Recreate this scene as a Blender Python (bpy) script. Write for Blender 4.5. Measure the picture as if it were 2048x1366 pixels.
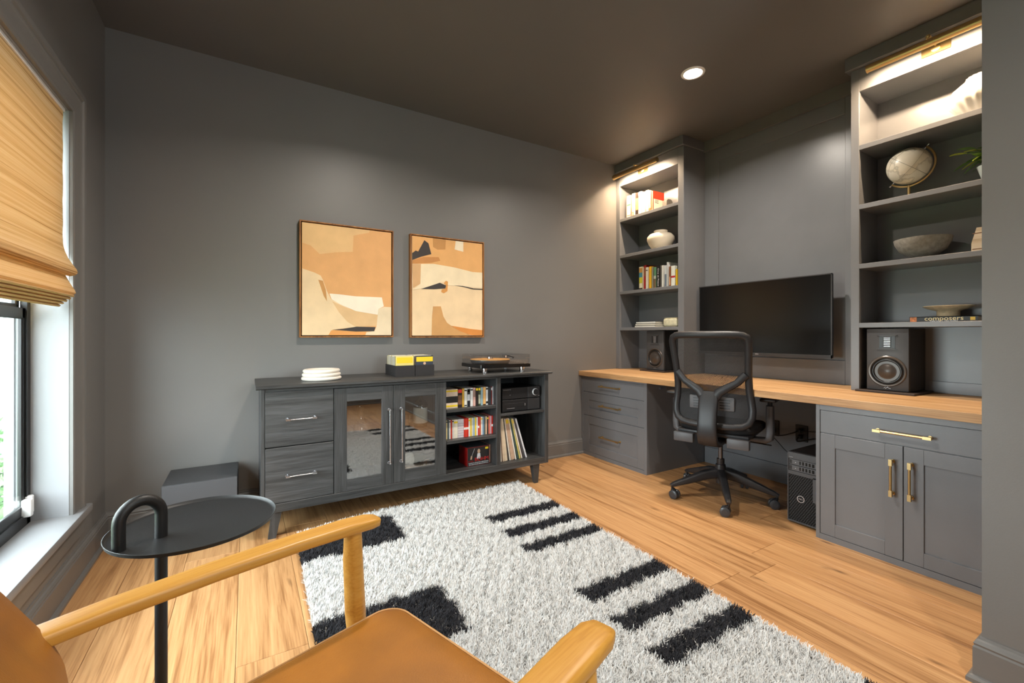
import bpy, bmesh, math, random
import numpy as np
from mathutils import Vector, Matrix

for o in list(bpy.data.objects):
    bpy.data.objects.remove(o, do_unlink=True)
scene = bpy.context.scene
COL = scene.collection
random.seed(7)
PI = math.pi

# ------------------------------------------------------------------ camera
cam_d = bpy.data.cameras.new('camera')
cam = bpy.data.objects.new('camera', cam_d)
COL.objects.link(cam)
cam.location = (0, 0, 1.09)
cam.rotation_euler = (PI/2, 0, -math.radians(31.193))
cam_d.sensor_width = 36.0
cam_d.lens = 875.4/2048*36.0
cam_d.shift_y = -13.3/2048
cam_d.clip_start = 0.02
scene.camera = cam

# ------------------------------------------------------------------ world, windows' daylight, exposure
scene.view_settings.view_transform = 'Standard'
scene.view_settings.look = 'None'
scene.view_settings.gamma = 1.0
scene.view_settings.use_curve_mapping = False
scene.view_settings.exposure = 0.15
SKY = 19.0
w = bpy.data.worlds.new('overcast_sky')
scene.world = w
w.use_nodes = True
bgn = w.node_tree.nodes['Background']
bgn.inputs[0].default_value = (0.86, 0.93, 1.0, 1)
bgn.inputs[1].default_value = SKY

def portal(name, loc, rot, sx, sy):
    l = bpy.data.lights.new(name, 'AREA')
    l.shape = 'RECTANGLE'; l.size = sx; l.size_y = sy
    l.cycles.is_portal = True
    o = bpy.data.objects.new(name, l)
    o.location = loc; o.rotation_euler = rot
    COL.objects.link(o)
portal('portal_window', (-0.875, 1.9175, 0.76), (0, -PI/2, 0), 0.9, 1.32)
portal('portal_window', (1.35, -1.80, 1.475), (PI/2, 0, 0), 0.8, 1.05)
DOWN_W = 28.0
PIC_W = 16.0

# ------------------------------------------------------------------ materials
def lin(c):
    def f(v):
        v /= 255.0
        return v/12.92 if v <= 0.04045 else ((v+0.055)/1.055)**2.4
    return (f(c[0]), f(c[1]), f(c[2]), 1.0)

MATS = {}
def base(name):
    m = bpy.data.materials.new(name); m.use_nodes = True
    nt = m.node_tree
    return m, nt, nt.nodes['Principled BSDF']

def N(nt, t, **kw):
    n = nt.nodes.new(t)
    for k, v in kw.items():
        setattr(n, k, v)
    return n

def M(name, c, rough=0.5, metal=0.0, spec=0.5, bump=0.0, bs=150.0, var=0.0, vs=6.0, coat=0.0, sheen=0.0):
    """plain procedural material: colour with soft noise variation and fine bump"""
    if name in MATS: return MATS[name]
    m, nt, p = base(name)
    L = nt.links
    col = lin(c)
    p.inputs['Base Color'].default_value = col
    p.inputs['Roughness'].default_value = rough
    p.inputs['Metallic'].default_value = metal
    p.inputs['Specular IOR Level'].default_value = spec
    p.inputs['Coat Weight'].default_value = coat
    p.inputs['Sheen Weight'].default_value = sheen
    tc = N(nt, 'ShaderNodeTexCoord')
    if var > 0:
        nz = N(nt, 'ShaderNodeTexNoise'); nz.inputs['Scale'].default_value = vs; nz.inputs['Detail'].default_value = 5
        L.new(tc.outputs['Object'], nz.inputs['Vector'])
        r = N(nt, 'ShaderNodeValToRGB')
        r.color_ramp.elements[0].position = 0.3; r.color_ramp.elements[1].position = 0.7
        r.color_ramp.elements[0].color = tuple(max(0, v*(1-var)) for v in col[:3])+(1,)
        r.color_ramp.elements[1].color = tuple(min(1, v*(1+var)) for v in col[:3])+(1,)
        L.new(nz.outputs['Fac'], r.inputs['Fac']); L.new(r.outputs['Color'], p.inputs['Base Color'])
    if bump > 0:
        nb = N(nt, 'ShaderNodeTexNoise'); nb.inputs['Scale'].default_value = bs; nb.inputs['Detail'].default_value = 3
        L.new(tc.outputs['Object'], nb.inputs['Vector'])
        b = N(nt, 'ShaderNodeBump'); b.inputs['Strength'].default_value = bump; b.inputs['Distance'].default_value = 0.002
        L.new(nb.outputs['Fac'], b.inputs['Height']); L.new(b.outputs['Normal'], p.inputs['Normal'])
    MATS[name] = m
    return m

def WOOD(name, cols, axis='Y', grain=1.0, rough=0.45, tint=0.0, knots=0.0, bump=0.15, spec=0.4, streak=9.0):
    """wood grain stretched along an axis; per-object tint and shift"""
    if name in MATS: return MATS[name]
    m, nt, p = base(name); L = nt.links
    tc = N(nt, 'ShaderNodeTexCoord'); oi = N(nt, 'ShaderNodeObjectInfo')
    sh = N(nt, 'ShaderNodeVectorMath', operation='MULTIPLY_ADD')
    cb = N(nt, 'ShaderNodeCombineXYZ')
    for i in range(3): L.new(oi.outputs['Random'], cb.inputs[i])
    L.new(cb.outputs[0], sh.inputs[0]); sh.inputs[1].default_value = (37.0, 91.0, 53.0)
    L.new(tc.outputs['Object'], sh.inputs[2])
    mp = N(nt, 'ShaderNodeMapping')
    s = [streak*grain]*3; s['XYZ'.index(axis)] = 0.75*grain
    mp.inputs['Scale'].default_value = s
    L.new(sh.outputs[0], mp.inputs['Vector'])
    n1 = N(nt, 'ShaderNodeTexNoise'); n1.inputs['Scale'].default_value = 1.0; n1.inputs['Detail'].default_value = 8; n1.inputs['Roughness'].default_value = 0.62; n1.inputs['Distortion'].default_value = 0.7
    L.new(mp.outputs[0], n1.inputs['Vector'])
    mp2 = N(nt, 'ShaderNodeMapping')
    s2 = [160*grain]*3; s2['XYZ'.index(axis)] = 5*grain
    mp2.inputs['Scale'].default_value = s2
    L.new(sh.outputs[0], mp2.inputs['Vector'])
    n2 = N(nt, 'ShaderNodeTexNoise'); n2.inputs['Scale'].default_value = 1.0; n2.inputs['Detail'].default_value = 3
    L.new(mp2.outputs[0], n2.inputs['Vector'])
    mix = N(nt, 'ShaderNodeMath', operation='MULTIPLY_ADD'); mix.inputs[1].default_value = 0.5
    L.new(n2.outputs['Fac'], mix.inputs[0])
    sub = N(nt, 'ShaderNodeMath', operation='SUBTRACT'); sub.inputs[1].default_value = 0.25
    L.new(n1.outputs['Fac'], sub.inputs[0]); L.new(sub.outputs[0], mix.inputs[2])
    r = N(nt, 'ShaderNodeValToRGB')
    el = r.color_ramp.elements
    el[0].position = 0.30; el[0].color = lin(cols[0]); el[1].position = 0.70; el[1].color = lin(cols[2])
    e = el.new(0.48); e.color = lin(cols[1])
    L.new(mix.outputs[0], r.inputs['Fac'])
    out = r.outputs['Color']
    if knots > 0:
        mk = N(nt, 'ShaderNodeMapping')
        sk = [7.5]*3; sk['XYZ'.index(axis)] = 2.0
        mk.inputs['Scale'].default_value = sk
        L.new(sh.outputs[0], mk.inputs['Vector'])
        dn = N(nt, 'ShaderNodeTexNoise'); dn.inputs['Scale'].default_value = 3.0
        L.new(mk.outputs[0], dn.inputs['Vector'])
        av = N(nt, 'ShaderNodeVectorMath', operation='MULTIPLY_ADD'); av.inputs[1].default_value = (.35, .35, .35)
        L.new(dn.outputs['Color'], av.inputs[0]); L.new(mk.outputs[0], av.inputs[2])
        vo = N(nt, 'ShaderNodeTexVoronoi'); vo.inputs['Scale'].default_value = 1.0
        L.new(av.outputs[0], vo.inputs['Vector'])
        kr = N(nt, 'ShaderNodeValToRGB')
        kr.color_ramp.elements[0].position = 0.03; kr.color_ramp.elements[0].color = (1, 1, 1, 1)
        kr.color_ramp.elements[1].position = 0.13; kr.color_ramp.elements[1].color = (0, 0, 0, 1)
        L.new(vo.outputs['Distance'], kr.inputs['Fac'])
        gate = N(nt, 'ShaderNodeMath', operation='GREATER_THAN'); gate.inputs[1].default_value = 0.45
        sx = N(nt, 'ShaderNodeSeparateColor'); L.new(vo.outputs['Color'], sx.inputs[0]); L.new(sx.outputs[0], gate.inputs[0])
        km = N(nt, 'ShaderNodeMath', operation='MULTIPLY'); L.new(kr.outputs['Color'], km.inputs[0]); L.new(gate.outputs[0], km.inputs[1])
        km2 = N(nt, 'ShaderNodeMath', operation='MULTIPLY'); km2.inputs[1].default_value = knots
        L.new(km.outputs[0], km2.inputs[0])
        mx = N(nt, 'ShaderNodeMix', data_type='RGBA')
        mx.inputs[7].default_value = lin((84, 52, 26))
        L.new(km2.outputs[0], mx.inputs[0]); L.new(out, mx.inputs[6]); out = mx.outputs[2]
    if tint > 0:
        hs = N(nt, 'ShaderNodeHueSaturation')
        mr = N(nt, 'ShaderNodeMapRange'); mr.inputs[3].default_value = 1-tint; mr.inputs[4].default_value = 1+tint
        L.new(oi.outputs['Random'], mr.inputs[0]); L.new(mr.outputs[0], hs.inputs['Value']); L.new(out, hs.inputs['Color'])
        out = hs.outputs['Color']
    L.new(out, p.inputs['Base Color'])
    p.inputs['Roughness'].default_value = rough; p.inputs['Specular IOR Level'].default_value = spec
    b = N(nt, 'ShaderNodeBump'); b.inputs['Strength'].default_value = bump; b.inputs['Distance'].default_value = 0.001
    L.new(n2.outputs['Fac'], b.inputs['Height']); L.new(b.outputs['Normal'], p.inputs['Normal'])
    MATS[name] = m
    return m

def GLASS(name, tint=(1, 1, 1), refl=0.08, rough=0.0, absorb=1.0):
    """thin pane: clear straight through, fresnel gloss on top"""
    if name in MATS: return MATS[name]
    m, nt, p = base(name); L = nt.links
    nt.nodes.remove(p)
    out = nt.nodes['Material Output']
    tr = N(nt, 'ShaderNodeBsdfTransparent'); tr.inputs[0].default_value = tuple(t*absorb for t in tint)+(1,)
    gl = N(nt, 'ShaderNodeBsdfGlossy'); gl.inputs['Roughness'].default_value = rough
    fr = N(nt, 'ShaderNodeLayerWeight'); fr.inputs[0].default_value = 0.5
    pw = N(nt, 'ShaderNodeMath', operation='POWER'); pw.inputs[1].default_value = 5.0
    L.new(fr.outputs['Facing'], pw.inputs[0])
    ad = N(nt, 'ShaderNodeMath', operation='MULTIPLY_ADD'); ad.inputs[1].default_value = 0.9; ad.inputs[2].default_value = 0.02+refl; ad.use_clamp = True
    L.new(pw.outputs[0], ad.inputs[0])
    mx = N(nt, 'ShaderNodeMixShader')
    L.new(ad.outputs[0], mx.inputs[0]); L.new(tr.outputs[0], mx.inputs[1]); L.new(gl.outputs[0], mx.inputs[2])
    L.new(mx.outputs[0], out.inputs[0])
    MATS[name] = m
    return m

def EMIT(name, col, s):
    if name in MATS: return MATS[name]
    m, nt, p = base(name)
    p.inputs['Base Color'].default_value = (.8, .8, .8, 1)
    p.inputs['Emission Color'].default_value = col+(1,)
    p.inputs['Emission Strength'].default_value = s
    MATS[name] = m
    return m

WALL = M('charcoal_wall_paint', (117, 115, 113), 0.42, spec=0.5, bump=0.10, bs=260, var=0.03, vs=2)
TRIM = M('charcoal_trim_paint', (112, 110, 108), 0.36, bump=0.06, bs=200, var=0.03, vs=3)
CAB = M('slate_cabinet_paint', (114, 116, 120), 0.31, bump=0.08, bs=120, var=0.05, vs=4)
CEILM = M('charcoal_ceiling_paint', (102, 100, 99), 0.5, bump=0.08, bs=220, var=0.02, vs=2)
OAKF = WOOD('oak_floor', [(142, 98, 58), (182, 136, 90), (200, 156, 108)], 'Y', 1.0, 0.40, tint=0.09, knots=0.8, streak=20.0)
OAKD = WOOD('oak_desk', [(166, 124, 82), (194, 152, 106), (210, 172, 126)], 'Y', 1.4, 0.45, knots=0)
ASHB = WOOD('black_oak', [(44, 44, 44), (60, 60, 60), (78, 78, 79)], 'X', 1.6, 0.4, tint=0.06, bump=0.35, streak=14)
ASHV = WOOD('black_oak_upright', [(44, 44, 44), (60, 60, 60), (78, 78, 79)], 'Z', 1.6, 0.4, tint=0.06, bump=0.35, streak=14)
BEECH = WOOD('golden_ash', [(178, 122, 46), (196, 142, 60), (206, 156, 76)], 'X', 1.5, 0.38, bump=0.05)
LEATH = M('cognac_leather', (146, 91, 20), 0.45, bump=0.25, bs=320, var=0.14, vs=9)
BRASS = M('brushed_brass', (206, 178, 126), 0.30, 1.0, bump=0.05, bs=400)
BLKM = M('black_metal', (26, 26, 27), 0.45, 0.3, bump=0.12, bs=500)
BLKP = M('black_plastic', (30, 30, 32), 0.42, bump=0.05, bs=300)
DGRP = M('dark_grey_plastic', (82, 83, 87), 0.45, bump=0.05, bs=300)
STEEL = M('steel', (196, 196, 200), 0.25, 1.0)
CHROME = M('chrome', (225, 225, 228), 0.12, 1.0)
SILV = M('silver_print', (210, 210, 214), 0.35, 0.6)
WHITEP = M('white_plastic', (236, 236, 236), 0.4)
PAPER = M('paper_pages', (226, 218, 200), 0.8, bump=0.2, bs=300)
PANE = GLASS('window_glass', (0.97, 1.0, 0.98), 0.02)
CABGL = GLASS('cabinet_glass', (1, 1, 1), 0.24)
CBLM = M('cable_black', (14, 14, 15), .5)
ACRYL = GLASS('clear_acrylic', (.97, .97, .97), 0.03)

# ------------------------------------------------------------------ mesh builder
class MB:
    def __init__(s): s.bm = bmesh.new()
    def box(s, x0, x1, y0, y1, z0, z1, bev=0.0, seg=1, mat=None):
        T = Matrix.Translation(((x0+x1)/2, (y0+y1)/2, (z0+z1)/2)) @ Matrix.Diagonal((abs(x1-x0), abs(y1-y0), abs(z1-z0), 1))
        r = bmesh.ops.create_cube(s.bm, size=1.0, matrix=T)
        vs = r['verts']
        if bev > 0:
            es = list({e for v in vs for e in v.link_edges})
            rr = bmesh.ops.bevel(s.bm, geom=es, offset=bev, segments=seg, profile=0.5, affect='EDGES')
            vs = list({v for f in rr['faces'] for v in f.verts} | {v for v in vs if v.is_valid})
        if mat is not None:
            vs = s._island(vs); bmesh.ops.transform(s.bm, matrix=mat, verts=vs)
        return s
    def _island(s, vs):
        seen = set(v for v in vs if v.is_valid); st = list(seen)
        while st:
            v = st.pop()
            for e in v.link_edges:
                o = e.other_vert(v)
                if o not in seen: seen.add(o); st.append(o)
        return list(seen)
    def ring(s, pts): return [s.bm.verts.new(p) for p in pts]
    def skin(s, rings, closed=False, cap=True, loop=True):
        n = len(rings[0]); R = len(rings)
        for i in range(R if closed else R-1):
            a, b = rings[i], rings[(i+1) % R]
            for j in range(n if loop else n-1):
                k = (j+1) % n
                try: s.bm.faces.new((a[j], a[k], b[k], b[j]))
                except ValueError: pass
        if cap and not closed and loop:
            s.bm.faces.new(rings[0][::-1]); s.bm.faces.new(rings[-1])
        return s
    def tube(s, path, r, n=8, closed=False, sec=None, up=None, cap=True):
        P = [Vector(p) for p in path]; m = len(P)
        rad = r if isinstance(r, (list, tuple)) else [r]*m
        T = []
        for i in range(m):
            if closed: t = P[(i+1) % m]-P[i-1]
            else: t = P[min(i+1, m-1)]-P[max(i-1, 0)]
            T.append(t.normalized())
        u = Vector(up) if up is not None else (Vector((0, 0, 1)) if abs(T[0].z) < .9 else Vector((1, 0, 0)))
        rings = []; prev = None
        for i in range(m):
            t = T[i]
            if up is not None: a = Vector(up)
            else: a = u if prev is None else prev
            a = (a-t*a.dot(t))
            a.normalize(); b = t.cross(a); prev = a
            q = rad[i]; qa, qb = (q if isinstance(q, (tuple, list)) else (q, q))
            if sec is None:
                pts = [P[i]+a*math.cos(2*PI*j/n)*qa+b*math.sin(2*PI*j/n)*qb for j in range(n)]
            else:
                pts = [P[i]+a*c[0]*qa+b*c[1]*qb for c in sec]
            rings.append(s.ring(pts))
        return s.skin(rings, closed, cap)
    def cyl(s, p0, p1, r0, r1=None, n=20):
        return s.tube([p0, p1], [r0, r0 if r1 is None else r1], n)
    def lathe(s, prof, n=28, mat=None, cap=True):
        mat = mat or Matrix.Identity(4)
        rings = []
        for r, z in prof:
            rings.append(s.ring([mat @ Vector((max(r, 1e-5)*math.cos(2*PI*j/n), max(r, 1e-5)*math.sin(2*PI*j/n), z)) for j in range(n)]))
        return s.skin(rings, cap=cap)
    def prism(s, poly, axis, a, b):
        def mk(p, t):
            return {'x': (t, p[0], p[1]), 'y': (p[0], t, p[1]), 'z': (p[0], p[1], t)}[axis]
        A = s.ring([mk(p, a) for p in poly]); B = s.ring([mk(p, b) for p in poly])
        return s.skin([A, B])
    def grid(s, pts):
        V = [[s.bm.verts.new(p) for p in row] for row in pts]
        for i in range(len(V)-1):
            for j in range(len(V[0])-1):
                s.bm.faces.new((V[i][j], V[i][j+1], V[i+1][j+1], V[i+1][j]))
        return s
    def xform(s, m):
        bmesh.ops.transform(s.bm, matrix=m, verts=s.bm.verts); return s

RB = [(math.copysign(abs(math.cos(t))**.45, math.cos(t)), math.copysign(abs(math.sin(t))**.45, math.sin(t))) for t in [2*PI*(j+.5)/16 for j in range(16)]]
SQ = [(1, 1), (-1, 1), (-1, -1), (1, -1)]

OFF = {}
def link(name, data):
    o = bpy.data.objects.new(name, data); COL.objects.link(o); return o

def finish(mb, name, smooth):
    bmesh.ops.recalc_face_normals(mb.bm, faces=mb.bm.faces)
    me = bpy.data.meshes.new(name)
    mb.bm.to_mesh(me); mb.bm.free()
    if smooth:
        me.polygons.foreach_set('use_smooth', [True]*len(me.polygons))
        me.set_sharp_from_angle(angle=math.radians(smooth))
    return me

def part(mb, name, mat, parent, label=None, smooth=35, kind=None):
    me = finish(mb, name, smooth)
    off = OFF.get(parent.as_pointer(), Vector((0, 0, 0)))
    if off.length > 0: me.transform(Matrix.Translation(-off))
    me.materials.append(mat)
    o = link(name, me); o.parent = parent
    OFF[o.as_pointer()] = off
    if label: o['label'] = label
    if kind: o['kind'] = kind
    return o

def tag(o, label, cat, group=None):
    o['label'] = label; o['category'] = cat
    if group: o['group'] = group
    return o

def thing(name, label, cat, loc=(0, 0, 0), rz=0.0, group=None, world=True):
    o = link(name, None); o.location = loc; o.rotation_euler = (0, 0, rz)
    o.empty_display_size = 0.05
    if world: OFF[o.as_pointer()] = Vector(loc)
    return tag(o, label, cat, group)

def solo(mb, name, mat, label, cat, group=None, smooth=35):
    me = finish(mb, name, smooth)
    co = np.empty(len(me.vertices)*3); me.vertices.foreach_get('co', co); co = co.reshape(-1, 3)
    lo, hi = co.min(0), co.max(0)
    loc = Vector(((lo[0]+hi[0])/2, (lo[1]+hi[1])/2, lo[2]))
    me.transform(Matrix.Translation(-loc)); me.materials.append(mat)
    o = link(name, me); o.location = loc
    OFF[o.as_pointer()] = loc
    return tag(o, label, cat, group)

def struct(mb, name, mat, smooth=0):
    me = finish(mb, name, smooth); me.materials.append(mat)
    o = link(name, me); o['kind'] = 'structure'
    return o

def text_part(txt, size, mat4, material, parent, name='lettering', ext=0.0004, align='CENTER', width=None):
    cu = bpy.data.curves.new('t', 'FONT'); cu.body = txt; cu.size = size; cu.extrude = ext
    cu.align_x = align; cu.align_y = 'CENTER'; cu.resolution_u = 3
    to = link('t', cu)
    me = bpy.data.meshes.new_from_object(to.evaluated_get(bpy.context.evaluated_depsgraph_get()))
    bpy.data.objects.remove(to, do_unlink=True); bpy.data.curves.remove(cu)
    if width and len(me.vertices):
        xs = [v.co.x for v in me.vertices]; k = width/max(1e-6, max(xs)-min(xs))
        me.transform(Matrix.Diagonal((k, 1, 1, 1)))
    me.transform(mat4)
    off = OFF.get(parent.as_pointer(), Vector((0, 0, 0)))
    me.transform(Matrix.Translation(-off))
    me.materials.clear(); me.materials.append(material)
    o = link(name, me); o.parent = parent
    return o
def face_nx(x, y, z):   # a frame on a surface that faces -x
    return Matrix(((0, 0, -1, x), (-1, 0, 0, y), (0, 1, 0, z), (0, 0, 0, 1)))
def face_ny(x, y, z):   # a frame on a surface that faces -y
    return Matrix(((1, 0, 0, x), (0, 0, -1, y), (0, 1, 0, z), (0, 0, 0, 1)))

# ------------------------------------------------------------------ room shell
XL, YB, XR, ZC = -0.651, 3.135, 3.385, 2.74
XS, YS, YF = 1.975, 0.412, -1.75
WY0, WY1, WZ0, WZ1 = 1.25, 2.585, 0.317, 2.05
struct(MB().box(XL-.2, XR+.1, YB, YB+.12, -.05, ZC+.05), 'wall_back', WALL)
b = MB()
b.box(XL-.17, XL, YF, WY0, 0, ZC); b.box(XL-.17, XL, WY1, YB, 0, ZC)
b.box(XL-.17, XL, WY0, WY1, 0, WZ0-.035); b.box(XL-.17, XL, WY0, WY1, WZ1, ZC)
struct(b, 'wall_left', WALL)
struct(MB().box(XS, XS+.12, YF, YS, 0, ZC), 'wall_right', WALL)
struct(MB().box(XS+.12, XR+.1, YS-.12, YS, 0, ZC), 'wall_return', WALL)
struct(MB().box(XR, XR+.1, YS, YB, 0, ZC), 'wall_alcove', WALL)
b = MB()
V0, V1, U0, U1 = 0.95, 1.75, 0.95, 2.0
b.box(XL-.17, V0, YF-.12, YF, 0, ZC); b.box(V1, XS+.12, YF-.12, YF, 0, ZC)
b.box(V0, V1, YF-.12, YF, 0, U0); b.box(V0, V1, YF-.12, YF, U1, ZC)
struct(b, 'wall_front', WALL)
struct(MB().box(XL-.2, XR+.1, YF-.12, YB+.1, ZC, ZC+.1), 'ceiling', CEILM)
floor = struct(MB().box(XL-.1, XR+.1, YF-.12, YB+.05, -.08, -.012), 'floor', M('subfloor', (60, 44, 28), .9))

# planks, each its own board
PW = 0.2187
k0 = 1.717 - PW*11
ci = 0
x = k0
while x < XR:
    xa, xb = max(x, XL+.002), min(x+PW, XR)
    if xb-xa > .01:
        y = YF - random.uniform(0.1, 1.7)
        if abs(x-1.717) < .02: y = 1.177-1.83*2
        if abs(x-(1.717+2*PW)) < .03: y = 1.249-1.83*2
        while y < YB:
            ya, yb = max(y, YF), min(y+1.83, YB)
            if yb-ya > .03:
                mb = MB().box(-(xb-xa)/2+.0006, (xb-xa)/2-.0006, -(yb-ya)/2+.0006, (yb-ya)/2-.0006, -.012, 0, bev=.0012)
                me = finish(mb, 'plank', 0); me.materials.append(OAKF)
                o = link('plank', me); o.parent = floor; o.location = ((xa+xb)/2, (ya+yb)/2, 0)
            y += 1.83
    x += PW; ci += 1

# baseboards: profile (depth from wall, height)
BP = [(0, 0), (.030, 0), (.030, .012), (.024, .020), (.017, .022), (.017, .108), (.014, .114), (.016, .120), (.011, .130), (.006, .134), (.004, .142), (0, .142)]
def baseboard(name, p0, p1, nrm, m0=0, m1=0):
    # m0, m1: how far each end runs past per unit depth, so outside corners are mitred
    b = MB(); n = Vector(nrm)
    dr = Vector((p1[0]-p0[0], p1[1]-p0[1], 0)).normalized()
    rings = []
    for p, m in ((p0, -m0), (p1, m1)):
        rings.append(b.ring([Vector((p[0], p[1], 0))+n*d+dr*(m*d)+Vector((0, 0, z)) for d, z in BP]))
    b.skin(rings); return struct(b, name, TRIM)
baseboard('baseboard_back', (XL, YB), (2.65, YB), (0, -1, 0))
baseboard('baseboard_left', (XL, YF), (XL, YB), (1, 0, 0))
baseboard('baseboard_right', (XS, YF), (XS, YS), (-1, 0, 0), 0, 1)
baseboard('baseboard_return', (XS, YS), (2.6, YS), (0, 1, 0), 1, 0)
baseboard('baseboard_front', (XL, YF), (XS, YF), (0, 1, 0))

# ------------------------------------------------------------------ window in the left wall
win = struct(MB().box(-.787, -.767, WY0, WY1, WZ0, WZ0+.045).box(-.787, -.767, WY0, WY1, WZ1-.045, WZ1)
             .box(-.787, -.767, WY1-.035, WY1, WZ0, WZ1).box(-.787, -.767, WY0, WY0+.035, WZ0, WZ1), 'window_1', M('black_window_frame', (14, 14, 15), .35, bump=.03))
BW = MATS['black_window_frame']
def sash(nm, x0, x1, z0, z1):
    y0, y1 = WY0+.03, WY1-.03
    part(MB().box(x0, x1, y1-.030, y1, z0, z1, .003).box(x0, x1, y0, y0+.030, z0, z1, .003)
         .box(x0, x1, y0, y1, z0, z0+.045, .003).box(x0, x1, y0, y1, z1-.045, z1, .003), nm, BW, win)
    part(MB().box((x0+x1)/2-.003, (x0+x1)/2+.003, y0+.030, y1-.030, z0+.045, z1-.045), 'pane', PANE, win)
sash('lower_sash', -.788, -.773, WZ0+.04, 1.20)
sash('upper_sash', -.806, -.790, 1.17, WZ1-.03)
OJ = M('outer_jamb_white', (196, 200, 200), .5)
part(MB().box(-.843, -.788, WY1-.003, WY1+.02, WZ0, WZ1), 'outer_jamb', OJ, win)
part(MB().box(-.815, -.810, WY1-.016, WY1-.003, WZ0, WZ1), 'screen_track', M('track_grey', (120, 120, 124), .4, .5), win)
part(MB().box(-.843, -.788, WY0-.02, WY0+.003, WZ0, WZ1), 'outer_jamb', OJ, win)
part(MB().box(-.870, -.788, WY0-.02, WY1+.02, WZ0-.03, WZ0+.01), 'outer_sill', OJ, win)
part(MB().box(-.775, -.745, 2.515, 2.545, .355, .425, .006, 2).box(-.775, -.752, 2.548, 2.572, .358, .432, .004), 'sash_catch', WHITEP, win, 'white plastic catch')
JB = M('window_reveal_paint', (138, 139, 142), .4, bump=.06, bs=160)
b = MB().box(XL-.17, XL-.0005, WY1-.002, WY1+.004, WZ0, WZ1).box(XL-.17, XL-.0005, WY0-.004, WY0+.002, WZ0, WZ1).box(XL-.17, XL-.0005, WY0, WY1, WZ1-.002, WZ1+.004)
part(b, 'jamb', JB, win)
part(MB().box(-.80, -.608, WY0-.15, 2.732, WZ0-.035, WZ0, .006, 2), 'window_sill', JB, win)
part(MB().box(XL, XL+.02, WY0-.12, 2.70, WZ0-.12, WZ0-.035, .004), 'apron', TRIM, win)
# casing profile swept round the opening
CP = [(0, 0), (0, .012), (.008, .016), (.014, .012), (.020, .014), (.060, .018), (.072, .024), (.080, .022), (.086, .028), (.105, .030), (.105, 0)]
b = MB()
pts = [(WY1, WZ0, 1, 0), (WY1, WZ1, 1, 1), (WY0, WZ1, -1, 1), (WY0, WZ0, -1, 0)]
rings = []
for (yy, zz, sy, sz) in pts:
    rings.append(b.ring([(XL+d, yy+sy*t, zz+sz*t) for t, d in CP]))
b.skin(rings)
part(b, 'casing', TRIM, win)

# window in the wall behind the camera
VM = (V0+V1)/2
win2 = struct(MB().box(V0, V1, YF-.10, YF-.05, U0, U0+.05).box(V0, V1, YF-.10, YF-.05, U1-.05, U1).box(V0, V0+.05, YF-.10, YF-.05, U0, U1)
              .box(V1-.05, V1, YF-.10, YF-.05, U0, U1).box(VM-.02, VM+.02, YF-.10, YF-.05, U0, U1), 'window_2', BW)
part(MB().box(V0+.05, VM-.02, YF-.078, YF-.072, U0+.05, U1-.05), 'pane', PANE, win2)
part(MB().box(VM+.02, V1-.05, YF-.078, YF-.072, U0+.05, U1-.05), 'pane', PANE, win2)
b = MB(); rings = []
for (xx, zz, sx, sz) in [(V0, U0, -1, -1), (V0, U1, -1, 1), (V1, U1, 1, 1), (V1, U0, 1, -1)]:
    rings.append(b.ring([(xx+sx*t, YF+d, zz+sz*t) for t, d in CP]))
b.skin(rings, closed=True, cap=False)
part(b, 'casing', TRIM, win2)

# roman shade
def shade_mat():
    m, nt, p = base('woven_bamboo'); L = nt.links
    tc = N(nt, 'ShaderNodeTexCoord')
    mp = N(nt, 'ShaderNodeMapping'); mp.inputs['Scale'].default_value = (40, .7, 330)
    L.new(tc.outputs['Object'], mp.inputs[0])
    n = N(nt, 'ShaderNodeTexNoise'); n.inputs['Scale'].default_value = 1; n.inputs['Detail'].default_value = 5; n.inputs['Roughness'].default_value = .7
    L.new(mp.outputs[0], n.inputs['Vector'])
    mp2 = N(nt, 'ShaderNodeMapping'); mp2.inputs['Scale'].default_value = (8, .12, 46)
    L.new(tc.outputs['Object'], mp2.inputs[0])
    n2 = N(nt, 'ShaderNodeTexNoise'); n2.inputs['Scale'].default_value = 1; n2.inputs['Detail'].default_value = 2
    L.new(mp2.outputs[0], n2.inputs['Vector'])
    add = N(nt, 'ShaderNodeMath', operation='MULTIPLY_ADD'); add.inputs[1].default_value = .45
    L.new(n2.outputs[0], add.inputs[0])
    h = N(nt, 'ShaderNodeMath', operation='MULTIPLY'); h.inputs[1].default_value = .6
    L.new(n.outputs[0], h.inputs[0]); L.new(h.outputs[0], add.inputs[2])
    r = N(nt, 'ShaderNodeValToRGB'); e = r.color_ramp.elements
    e[0].position = .38; e[0].color = lin((150, 104, 58)); e[1].position = .66; e[1].color = lin((232, 206, 164))
    k = e.new(.47); k.color = lin((216, 180, 128))
    L.new(add.outputs[0], r.inputs[0])
    out = nt.nodes['Material Output']; nt.nodes.remove(p)
    d = N(nt, 'ShaderNodeBsdfDiffuse'); t = N(nt, 'ShaderNodeBsdfTranslucent')
    L.new(r.outputs[0], d.inputs[0]); L.new(r.outputs[0], t.inputs[0])
    bp = N(nt, 'ShaderNodeBump'); bp.inputs['Strength'].default_value = .5; bp.inputs['Distance'].default_value = .002
    L.new(n.outputs[0], bp.inputs['Height']); L.new(bp.outputs[0], d.inputs['Normal'])
    mx = N(nt, 'ShaderNodeMixShader'); mx.inputs[0].default_value = .22
    L.new(d.outputs[0], mx.inputs[1]); L.new(t.outputs[0], mx.inputs[2]); L.new(mx.outputs[0], out.inputs[0])
    return m
SHD = shade_mat()
sh = thing('roman_shade', 'woven bamboo roman shade half raised in the window, folds stacked at its bottom', 'blind', (-.66, 1.91, 1.2))
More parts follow.
